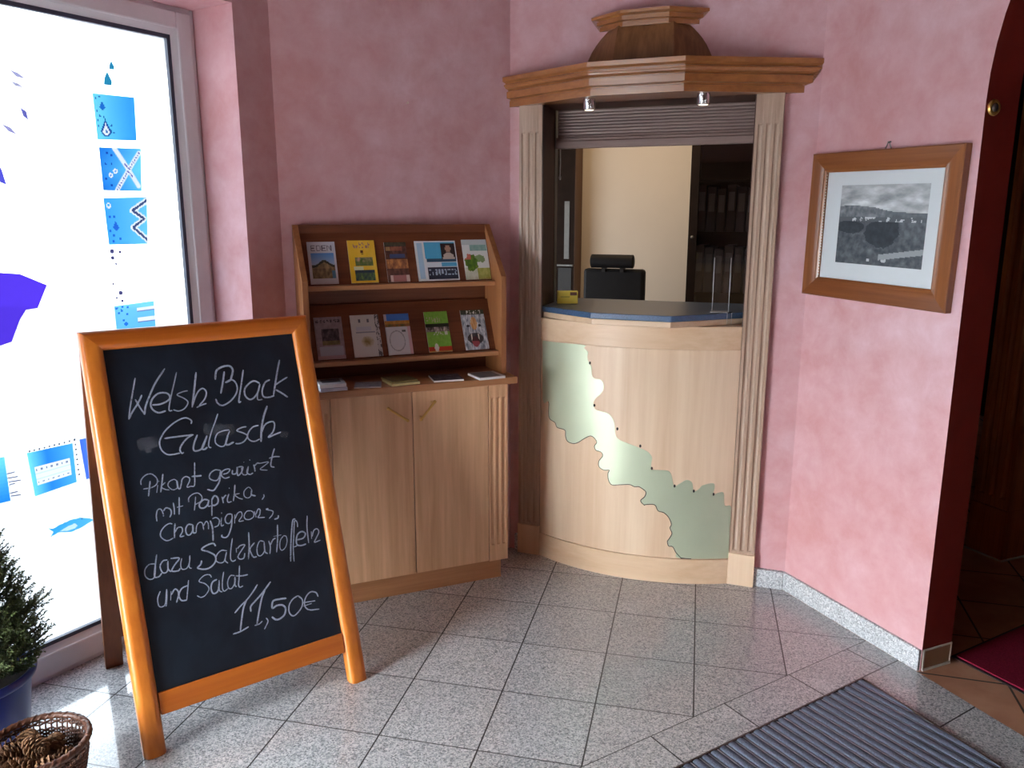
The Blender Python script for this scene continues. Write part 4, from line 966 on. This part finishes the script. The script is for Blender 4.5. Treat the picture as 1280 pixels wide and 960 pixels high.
dc = thing('door_catch', 'small round brass-rimmed door catch on the dark red jamb', 'catch', FD, (.664, .042, 1.832))
m = MB(); prof_ = [(0, .0), (.022, .0), (.024, .004), (.022, .009), (.017, .010), (.016, .007), (0, .007)]
m.lathe(prof_, (0, 0, 0), 24); m.xf(lambda x, y, z: (.667+z, .042+x, 1.832+y)); part('rim', m, BRASS, dc, smooth=40)
m = MB(); m.ball((.675, .042, 1.832), .006, .013, .013, 8); part('plunger', m, STEEL, dc, smooth=True)

# ================================================================== chalkboard
bd = thing('chalkboard_sign', 'wooden A-frame chalkboard with the handwritten dish of the day', 'sign', FS, (.35, .3, 0))
LEAN = .2948; cL, sL = math.cos(LEAN), math.sin(LEAN)
def tilt(x, y, z): return (x, z*sL+y*cL, z*cL-y*sL)
BW, BH = .698, 1.246
def rounded(w, d, r=.014, side=None):      # stile section: flat back, softly rounded front
    pts = [(0, d), (0, r)]
    for k in range(1, 7): t = PI/2*k/6; pts.append((r-r*math.cos(t), r-r*math.sin(t)))
    for k in range(0, 7): t = PI/2*k/6; pts.append((w-r+r*math.sin(t), r-r*math.cos(t)))
    pts.append((w, d)); return pts
for x0, lab in ((0, 0), (BW-.061, 1)):
    m = MB(); sec = [(x0+a, b-.004) for a, b in rounded(.061, .034, .02)]
    foot = [tilt(a, b, b*sL/cL+.0005) for a, b in sec]       # foot cut level with the floor
    if lab: top = [tilt(a, b, BH-max(0, (x0+.061-a))*0-.0) for a, b in sec]
    else: top = [tilt(a, b, BH) for a, b in sec]
    # mitred head
    top = [tilt(a, b, BH-.0605*((x0+.061-a)/.061 if lab else (a-x0)/.061)) if False else tilt(a, b, (BH-(a-x0)) if not lab else (BH-(x0+.061-a))) for a, b in sec]
    m.loft([foot, top]); part('stile', m, HONEY, bd, smooth=35)
m = MB(); sec = [(a, b-.004) for a, b in rounded(.061, .034, .02)]
m.loft([[tilt(.0+a, b, BH-a) for a, b in sec], [tilt(BW-a, b, BH-a) for a, b in sec]]); part('top_rail', m, HONEY_X, bd, smooth=35)
m = MB(); m.box(.061, BW-.061, .0045, .026, .107, .1715); m.xf(tilt); part('bottom_rail', m, HONEY_X, bd, .003)
SLATE = NT('black_chalkboard'); f = SLATE.noise(SLATE.mapping(SLATE.coord(), (3, 3, 2)), 2.2, 5, .6, .6)
BOARDM = SLATE.set(SLATE.ramp(f, [(.35, lin((13, 20, 30))), (.7, lin((25, 37, 50)))]), .42, 0, .4)  # bluish reflection on the board put into its dark colour
m = MB(); m.box(.0605, BW-.0605, .012, .018, .171, BH-.0605); m.xf(tilt); slab = part('writing_board', m, BOARDM, bd)
t = NT('white_chalk'); p = t.coord()
f = t.math('MULTIPLY', t.noise(p, 240, 2, .7), t.math('ADD', .45, t.noise(p, 30, 2)))
t.set(lin((172, 182, 202)), .9, 0, .1); t.put(t.b.inputs['Alpha'], t.ramp(f, [(.2, (.25,)*3), (.46, (.9,)*3)])); CHALK = t.m
t = NT('chalk_smear'); p = t.coord()
t.set(lin((170, 176, 188)), .95, 0, .1); t.put(t.b.inputs['Alpha'], t.ramp(t.noise(p, 34, 5, .6), [(.3, (.0,)*3), (.75, (.3,)*3)])); SMEAR = t.m
def spline(pts, sub=5):
    P = [Vector(p) for p in pts]
    if len(P) < 3: return P
    out = []
    for i in range(len(P)-1):
        p0 = P[i-1] if i else P[0]*2-P[1]; p1, p2 = P[i], P[i+1]; p3 = P[i+2] if i+2 < len(P) else P[-1]*2-P[-2]
        for k in range(sub):
            u = k/sub; out.append(.5*((2*p1)+(p2-p0)*u+(2*p0-5*p1+4*p2-p3)*u*u+(3*p1-p0-3*p2+p3)*u**3))
    return out+[P[-1]]
def ribbons(strokes, w, y, jit=.25):
    m = MB(); rnd = random.Random(3)
    for k, st in enumerate(strokes):
        P = spline([(a/1000, b/1000) for a, b in st]); n = len(P)
        if n < 2: continue
        vs = []; h = w*(1+rnd.uniform(-jit, jit))/2
        for i in range(n):
            d = (P[min(n-1, i+1)]-P[max(0, i-1)]); d = d.normalized() if d.length > 1e-9 else Vector((0, 1)); q = Vector((-d.y, d.x))
            e = h*(.55 if i in (0, n-1) else 1)
            for sg in (1, -1): v = P[i]+q*(e*sg); vs.append(tilt(v.x, y-.00001*(k % 7), v.y))
        m.add(vs, [(2*i, 2*i+1, 2*i+3, 2*i+2) for i in range(n-1)])
    return m
def write(strokes, counts, w):
    k = 0
    for n, lab in counts:
        part('chalk_writing', ribbons(strokes[k:k+n], w, .0115), CHALK, slab, fix=False, label=lab); k += n
    assert k == len(strokes), (k, len(strokes))
write(STROKES_BIG, [(20, 'chalk words Welsh Black'), (12, 'chalk word Gulasch'), (12, 'chalk price 11,50 euro')], .0048)
write(STROKES_SMALL, [(24, 'chalk words Pikant gewuerzt'), (11, 'chalk word mit and the start of Paprika'), (9, 'chalk start of Champignons'), (9, 'chalk end of Paprika'), (11, 'chalk end of Champignons'),
    (10, 'chalk word dazu and the start of Salzkartoffeln'), (10, 'chalk word und and the start of Salat'), (5, 'chalk middle of Salzkartoffeln'), (14, 'chalk end of Salzkartoffeln'), (4, 'chalk end of Salat')], .0039)
for st in SMEARS: part('chalk_smear', ribbons([st], .042, .0117), SMEAR, slab, fix=False, label='wiped chalk smear')
# rear leaf
RY0, RZ0 = .395, 1.135; RY1 = .612
ang2 = math.atan2(RY1-RY0, RZ0); c2, s2 = math.cos(ang2), math.sin(ang2); RL = math.hypot(RY1-RY0, RZ0)
def tilt2(x, y, z): return (x, RY1-z*s2+y*c2, z*c2+y*s2)
for x0 in (0, BW-.061):
    m = MB(); sec = [(x0+a, -b) for a, b in rounded(.055, .03, .012)]
    m.loft([[tilt2(a, b, -b*s2/c2+.0005) for a, b in sec], [tilt2(a, b, RL) for a, b in sec]]); part('rear_leg', m, BACKLEG, bd, smooth=35)
m = MB(); m.box(.055, BW-.061, -.028, -.004, .12, .18); m.xf(tilt2); part('rear_rail', m, BACKLEG, bd, .002)
m = MB(); m.box(.055, BW-.061, -.028, -.004, RL-.06, RL); m.xf(tilt2); part('rear_rail', m, BACKLEG, bd, .002)
m = MB(); m.box(.054, BW-.0605, -.02, -.014, .179, RL-.059); m.xf(tilt2); part('rear_board', m, BOARDM, bd)
for x in (.09, BW-.13):
    m = MB(); m.box(x, x+.04, .375, .41, 1.128, 1.136); part('hinge', m, STEEL, bd)

# ================================================================== floor mat
mt = [(2.2690, 1.4243), (1.00, 1.4243), (1.00, .35), (2.132, .35)]
a2 = R(31.9); u_ = Vector((math.cos(a2), math.sin(a2))); w_ = Vector((-math.sin(a2), math.cos(a2)))
mp_ = [tuple(u_*a+w_*b) for a, b in mt]
mat = thing('entrance_mat', 'ribbed dark grey entrance mat set into the granite floor', 'mat', WORLD, (mp_[0][0], mp_[0][1], 0))
part('base', MB().prism(mp_, .0005, .003), plain('dark_grey_rubber', (80, 88, 104), .6), mat)
FELT = plain('grey_ribbed_felt', (106, 117, 137), .95, var=.3, scale=260)
ALU = plain('aluminium_strip', (168, 174, 186), .38, .8, var=.05)
def right_edge(wv): return 2.2690-(1.4243-wv)*(2.2690-2.2098)/(1.4243-.948)
m1 = MB(); m2 = MB(); k = 0; u0 = 1.02
RIB = .0358
def wcut(u): return max(.36, 1.4243-(2.2690-u)*(1.4243-.948)/(2.2690-2.2098)) if u > 2.14 else .36
while u0 < 2.25:
    # a rounded rib along w; its near end is cut by the oblique right edge
    W0 = RIB*.66; prof_ = [(0, .002), (.08, .0048), (.25, .0062), (.5, .0066), (.75, .0062), (.92, .0048), (1, .002)]
    wn = wcut(u0+W0)
    if wn < 1.40:
        rr = []
        for wv, cut in ((1.4203, 0), (0, 1)):
            rr.append([(*(u_*(u0+W0*f)+w_*(wcut(u0+W0*f) if cut else wv)), z) for f, z in prof_])
        m1.loft(rr)
        ua, ub = u0+W0+RIB*.12, u0+W0+RIB*.2
        m2.prism([tuple(u_*ua+w_*1.4203), tuple(u_*ub+w_*1.4203), tuple(u_*ub+w_*wcut(ub)), tuple(u_*ua+w_*wcut(ua))], .002, .0045)
    u0 += RIB; k += 1
part('felt_ribs', m1, FELT, mat); part('aluminium_strips', m2, ALU, mat)
m = MB()
def edge_bar(a, b, wd=.005):
    d = (b-a).normalized(); n = Vector((-d.y, d.x))*wd; m.prism([tuple(a), tuple(b), tuple(b+n), tuple(a+n)], 0, .0075)
P = [Vector(q) for q in mp_]
edge_bar(P[0], P[1]); edge_bar(P[3], P[0])
part('border_angle', m, plain('dark_bronze_angle', (84, 72, 68), .45, .5), mat)

# ================================================================== room beyond the arch
rm = FD.w(.648, .19); d1 = Vector((.871, .492)); d2 = Vector((.455, -.89))
A0 = Vector((1.547, 2.546)); q = [A0, A0+d1*1.1, A0+d1*1.1+d2*.95, A0+d2*.95]
t = NT('wine_red_carpet'); f = t.noise(t.coord(), 260, 2); CARPET = t.set(t.ramp(f, [(.3, lin((104, 20, 42))), (.7, lin((142, 34, 60)))]), .95, 0, .1)
cm = thing('red_carpet_mat', 'wine red carpet mat on the terracotta tiles beyond the arch', 'mat', WORLD, (A0.x, A0.y, 0))
part('pile', MB().prism([tuple(A0+d1*.012+d2*.012), tuple(q[1]-d1*.012+d2*.012), tuple(q[2]-d1*.012-d2*.012), tuple(q[3]+d1*.012-d2*.012)], .003, .009), CARPET, cm)
part('rubber_edge', MB().prism([tuple(v) for v in q], 0, .004), BLACKPLASTIC, cm)
wc = thing('wooden_pillar', 'brown fluted wooden pillar in the dark room beyond the arch', 'pillar', FD, (.09, 1.17, 0))
m = fluted_strip(.0, .172, 1.105, 1.27, .235, 2.3, .28, 2.2, 3, .014); part('shaft', m, HALLWOOD, wc, smooth=40)
m = MB(); m.box(-.004, .174, 1.094, 1.275, 0, .235); part('plinth', m, HALLWOOD, wc, .003)
m = MB(); m.box(-.006, .180, 1.0885, 1.0938, 0, .008); m.box(.1745, .180, 1.0885, 1.28, 0, .008); part('caulk_line', m, WHITECAULK, wc)

# ================================================================== plant, pot and basket
PX, PY = POT
pot = thing('plant_pot', 'blue plastic plant pot with a rolled rim by the window', 'pot', WORLD, (PX, PY, 0))
BLUE = plain('glossy_blue_plastic', (30, 50, 128), .3, var=.08, scale=6)
part('shell', MB().lathe([(.0, .004), (.10, .004), (.105, 0), (.112, .01), (.137, .225), (.145, .226), (.151, .231), (.153, .24), (.151, .249), (.145, .253), (.138, .25), (.134, .235), (.112, .03), (0, .03)], (PX, PY, 0), 48), BLUE, pot, smooth=50)
part('soil', MB().lathe([(0, .222), (.06, .224), (.131, .215), (.131, .2), (0, .2)], (PX, PY, 0), 32), plain('potting_soil', (46, 34, 26), .95, var=.4, scale=90), pot)
con = thing('dwarf_conifer', 'bushy dark green dwarf conifer growing in the blue pot', 'plant', WORLD, (PX, PY, .22))
part('trunk', MB().tube([(PX, PY, .2), (PX+.005, PY, .45), (PX-.003, PY+.004, .78)], [.014, .010, .004], 8), plain('conifer_bark', (70, 50, 36), .9, var=.3), con, smooth=True)
t = NT('conifer_needles'); a = t.n('ShaderNodeAttribute', attribute_name='print'); NEEDLE = t.set(a.outputs['Color'], .55, 0, .3)
rnd = random.Random(11); m = MB(); cols = []; tw = MB()
def needle(p, d, ln, wd, col):
    s_ = d.cross(Vector((rnd.uniform(-1, 1), rnd.uniform(-1, 1), rnd.uniform(-1, 1))))
    if s_.length < 1e-6: return
    s_ = s_.normalized()*wd; tip = p+d*ln; mid = p+d*(ln*.5)
    m.add([p-s_*.5, p+s_*.5, mid+s_, tip, mid-s_], [(0, 1, 2, 3, 4)]); cols.append(col)
HC = .60
def spray(o, d, ln, tipc):
    """a twig set with short needles, dividing once"""
    n = int(ln/.0042)
    for i in range(n):
        f = i/n; p = o+d*(ln*f)+Vector((0, 0, .02*f*f*ln*8))
        for q in range(3):
            r = Vector((rnd.gauss(0, 1), rnd.gauss(0, 1), rnd.gauss(0, 1))).normalized()
            dd = (d*.75+r*.7).normalized(); c = mixc((34, 48, 28), (92, 106, 62), min(1, tipc*(.3+f*.7)*rnd.uniform(.6, 1.3)))
            needle(p, dd, rnd.uniform(.010, .016)*(1-.4*f), .0017, lin(c))
    tw.tube([o, o+d*ln*.6], [.0012, .0006], 4)
for i in range(640):
    f = rnd.random()**1.25; z = .235+HC*f*.93
    rad = (.165*(1-f)**.8+.018)*(1.0 if f > .1 else .7+3*f); a = rnd.uniform(0, 2*PI)
    inner = rnd.uniform(.25, .72); o_ = Vector((PX+math.cos(a)*rad*inner, PY+math.sin(a)*rad*inner, z))
    el = rnd.uniform(.15, .85)+.5*f; d = Vector((math.cos(a+rnd.uniform(-.35, .35))*math.cos(el), math.sin(a+rnd.uniform(-.35, .35))*math.cos(el), math.sin(el)))
    ln = rad*(1-inner)*rnd.uniform(.9, 1.35)+.028; spray(o_, d, ln, 1)
    for k in (0, 1):
        q = o_+d*ln*rnd.uniform(.3, .6); d2_ = (d+Vector((rnd.uniform(-.8, .8), rnd.uniform(-.8, .8), rnd.uniform(-.2, .6)))).normalized(); spray(q, d2_, ln*.5, 1)
o = part('foliage', m, NEEDLE, con, fix=False)
ca = o.data.color_attributes.new('print', 'FLOAT_COLOR', 'CORNER'); vals = []
for p in o.data.polygons: vals += [*cols[p.index], 1]*p.loop_total
ca.data.foreach_set('color', vals)
part('twigs', tw, plain('conifer_twig', (74, 58, 36), .9), con, fix=False)

KX, KY, KR, KH = -1.262, 1.870, .124, .15
bk = thing('wicker_basket', 'round brown wicker basket full of pine cones on the floor', 'basket', WORLD, (KX, KY, 0))
WICK = wood('dark_brown_wicker', (104, 66, 48), (66, 40, 30), 'z', .45)
m = MB()
m.tube([(KX+KR*math.cos(2*PI*k/60), KY+KR*math.sin(2*PI*k/60), KH+.0015*math.sin(k*2.1)) for k in range(60)], .0085, 10, True)
for ph in (0, PI):
    m.tube([(KX+(KR+.006*math.cos(k*PI/3+ph))*math.cos(2*PI*k/120), KY+(KR+.006*math.cos(k*PI/3+ph))*math.sin(2*PI*k/120), KH+.0065*math.sin(k*PI/3+ph)) for k in range(120)], .0042, 6, True)
part('rim', m, WICK, bk, smooth=True)
def brad(z): return .088+(KR-.088)*(z/KH)**.7
ns = 52; m = MB()
for k in range(ns):
    a = 2*PI*k/ns; m.tube([(KX+brad(z)*math.cos(a), KY+brad(z)*math.sin(a), z) for z in (.004, .05, .1, KH)], .0024, 6)
part('stakes', m, WICK, bk, smooth=True)
m = MB(); z = .006; j = 0
while z < KH-.012:
    if not (.116 < z < .130):
        n = ns*3
        m.tube([(KX+(brad(z)+.0038*math.cos(PI*k/3+PI*(j % 2)))*math.cos(2*PI*k/n), KY+(brad(z)+.0038*math.cos(PI*k/3+PI*(j % 2)))*math.sin(2*PI*k/n), z) for k in range(n)], .0029, 5, True)
    z += .0052; j += 1
part('weave', m, WICK, bk, smooth=True)
part('bottom', MB().lathe([(0, .002), (.09, .002), (.09, .007), (0, .007)], (KX, KY, 0), 32), WICK, bk)
# pine cones
CONE = [plain('pine_cone_scale', (96, 66, 44), .7, var=.35, scale=60), plain('pine_cone_scale_tip', (136, 102, 72), .7, var=.3, scale=80)]
def cone_mesh(L_, Rm, n):
    m = MB(); m.lathe([(0, 0), (Rm*.5, L_*.12), (Rm*.62, L_*.4), (Rm*.4, L_*.75), (0, L_*.97)], (0, 0, 0), 12)
    for i in range(n):
        f = i/n; a = i*2.39996; z = L_*(.03+.93*f); r = Rm*math.sin(PI*min(1, .16+.84*f))**.75
        rad = Vector((math.cos(a), math.sin(a), 0)); tan = Vector((-math.sin(a), math.cos(a), 0)); up = Vector((0, 0, 1))
        w = Rm*.36*(1-.4*f); tilt_ = .25+.9*f
        d = rad*math.cos(tilt_)+up*math.sin(tilt_); nn_ = (up*math.cos(tilt_)-rad*math.sin(tilt_))
        c0 = rad*(r*.35)+up*(z-.1*L_*.3); c1 = c0+d*(r*.6); c2_ = c0+d*(r*.86)
        th = w*.22
        vs = [c0-tan*w*.4, c0+tan*w*.4, c1+tan*w, c2_+tan*w*.45, c2_-tan*w*.45, c1-tan*w]
        lo_ = [v-nn_*th for v in vs]
        m.add(vs+lo_, [(0, 1, 2, 5), (6, 11, 8, 7)]+[(a_, (a_+1) % 6, 6+(a_+1) % 6, 6+a_) for a_ in (0, 1, 5)], 0)
        m.add([vs[2], vs[3], vs[4], vs[5], lo_[2], lo_[3], lo_[4], lo_[5]], [(0, 1, 2, 3), (7, 6, 5, 4), (0, 4, 5, 1), (1, 5, 6, 2), (2, 6, 7, 3)], 1)
    return mesh_of('pine_cone', m, CONE, (0, 0, L_*.5))
big, small = cone_mesh(.085, .027, 64), cone_mesh(.062, .025, 52)
spots = [(-.058, .050, .118, 80, 20, 0, 'pine cone lying against the far rim of the basket'), (.012, .060, .108, 85, 200, 1, 'pine cone beside the open weave at the far side of the basket'), (.070, .008, .104, 75, 110, 1, 'pale tipped pine cone at the right side of the basket'),
         (-.002, .004, .136, 88, 60, 0, 'topmost pine cone at the middle of the basket heap'), (-.072, -.012, .122, 80, 330, 0, 'pine cone at the left side of the basket heap'), (.046, -.050, .112, 70, 150, 0, 'pine cone leaning out at the near right of the basket'),
         (-.018, -.064, .122, 85, 270, 0, 'pine cone at the near left of the basket')]
for k, (dx, dy, z, tx, rz, sm, lab) in enumerate(spots):
    o = bpy.data.objects.new('pine_cone', small if sm else big); COL.objects.link(o)
    o.matrix_world = Matrix.Translation((KX+dx, KY+dy, z)) @ Matrix.Rotation(R(rz), 4, 'Z') @ Matrix.Rotation(R(tx), 4, 'X')
    tag(o, lab, 'pine cone', 'pine cones in the basket')
k = 0
for ring_r, cnt_, z in ((.055, 6, .072), (.0, 1, .080)):
    for i in range(cnt_):
        a = 2*PI*i/cnt_+z*9; o = bpy.data.objects.new('pine_cone', small); COL.objects.link(o)
        o.matrix_world = Matrix.Translation((KX+ring_r*math.cos(a), KY+ring_r*math.sin(a), z)) @ Matrix.Rotation(a, 4, 'Z') @ Matrix.Rotation(R(82), 4, 'X')
        tag(o, 'pine cone half hidden in the lower layer of the basket', 'pine cone', 'pine cones in the basket'); k += 1

# ================================================================== light
W = bpy.data.worlds.new('overcast_sky'); S.world = W; W.use_nodes = True
bg = W.node_tree.nodes['Background']; wt_ = W.node_tree; N_ = wt_.nodes.new
# CIE overcast sky: three times brighter at the zenith than at the horizon
tc = N_('ShaderNodeTexCoord'); sx = N_('ShaderNodeSeparateXYZ'); mr = N_('ShaderNodeMapRange')
wt_.links.new(tc.outputs['Generated'], sx.inputs[0]); wt_.links.new(sx.outputs[2], mr.inputs[0])
mr.inputs[1].default_value = 0; mr.inputs[2].default_value = 1; mr.inputs[3].default_value = SKY*HORIZON; mr.inputs[4].default_value = SKY
bg.inputs[0].default_value = (.92, .965, 1, 1); wt_.links.new(mr.outputs[0], bg.inputs[1])
def area(name, loc, rot, sx, sy, power, col):
    L = bpy.data.lights.new(name, 'AREA'); L.shape = 'RECTANGLE'; L.size = sx; L.size_y = sy; L.energy = power; L.color = col
    o = bpy.data.objects.new(name, L); COL.objects.link(o); o.location = loc; o.rotation_euler = rot; return o
# warm ceiling lamp in the office, above the visible part of its back wall
p = FC.w(.1, 1.7, 2.6); area('office_ceiling_lamp', p, (0, 0, 0), .5, .5, OFFICE_W, (1, .72, .42))
p = FC.w(-1.0, 1.3, 1.25); area('office_window_daylight', p, (R(90), 0, R(-20.3-70)), 1.0, 1.2, OFFICE_D, (.9, .95, 1))
# ================================================================== camera
cd = bpy.data.cameras.new('camera'); cam = bpy.data.objects.new('camera', cd); COL.objects.link(cam)
cd.sensor_width = 36; cd.lens = 994.974/1280*36; cd.clip_start = .02
cam.location = (0, 0, 1.51785); cam.rotation_euler = (R(90)-.2074086, 0, 0)
S.camera = cam
S.view_settings.view_transform = 'Standard'; S.view_settings.look = 'None'; S.view_settings.gamma = 1; S.view_settings.use_curve_mapping = False
S.view_settings.exposure = EXPOSURE
S.cycles.use_denoising = True
S.cycles.max_bounces = 10; S.cycles.diffuse_bounces = 5; S.cycles.transparent_max_bounces = 16
S.cycles.sample_clamp_indirect = 8
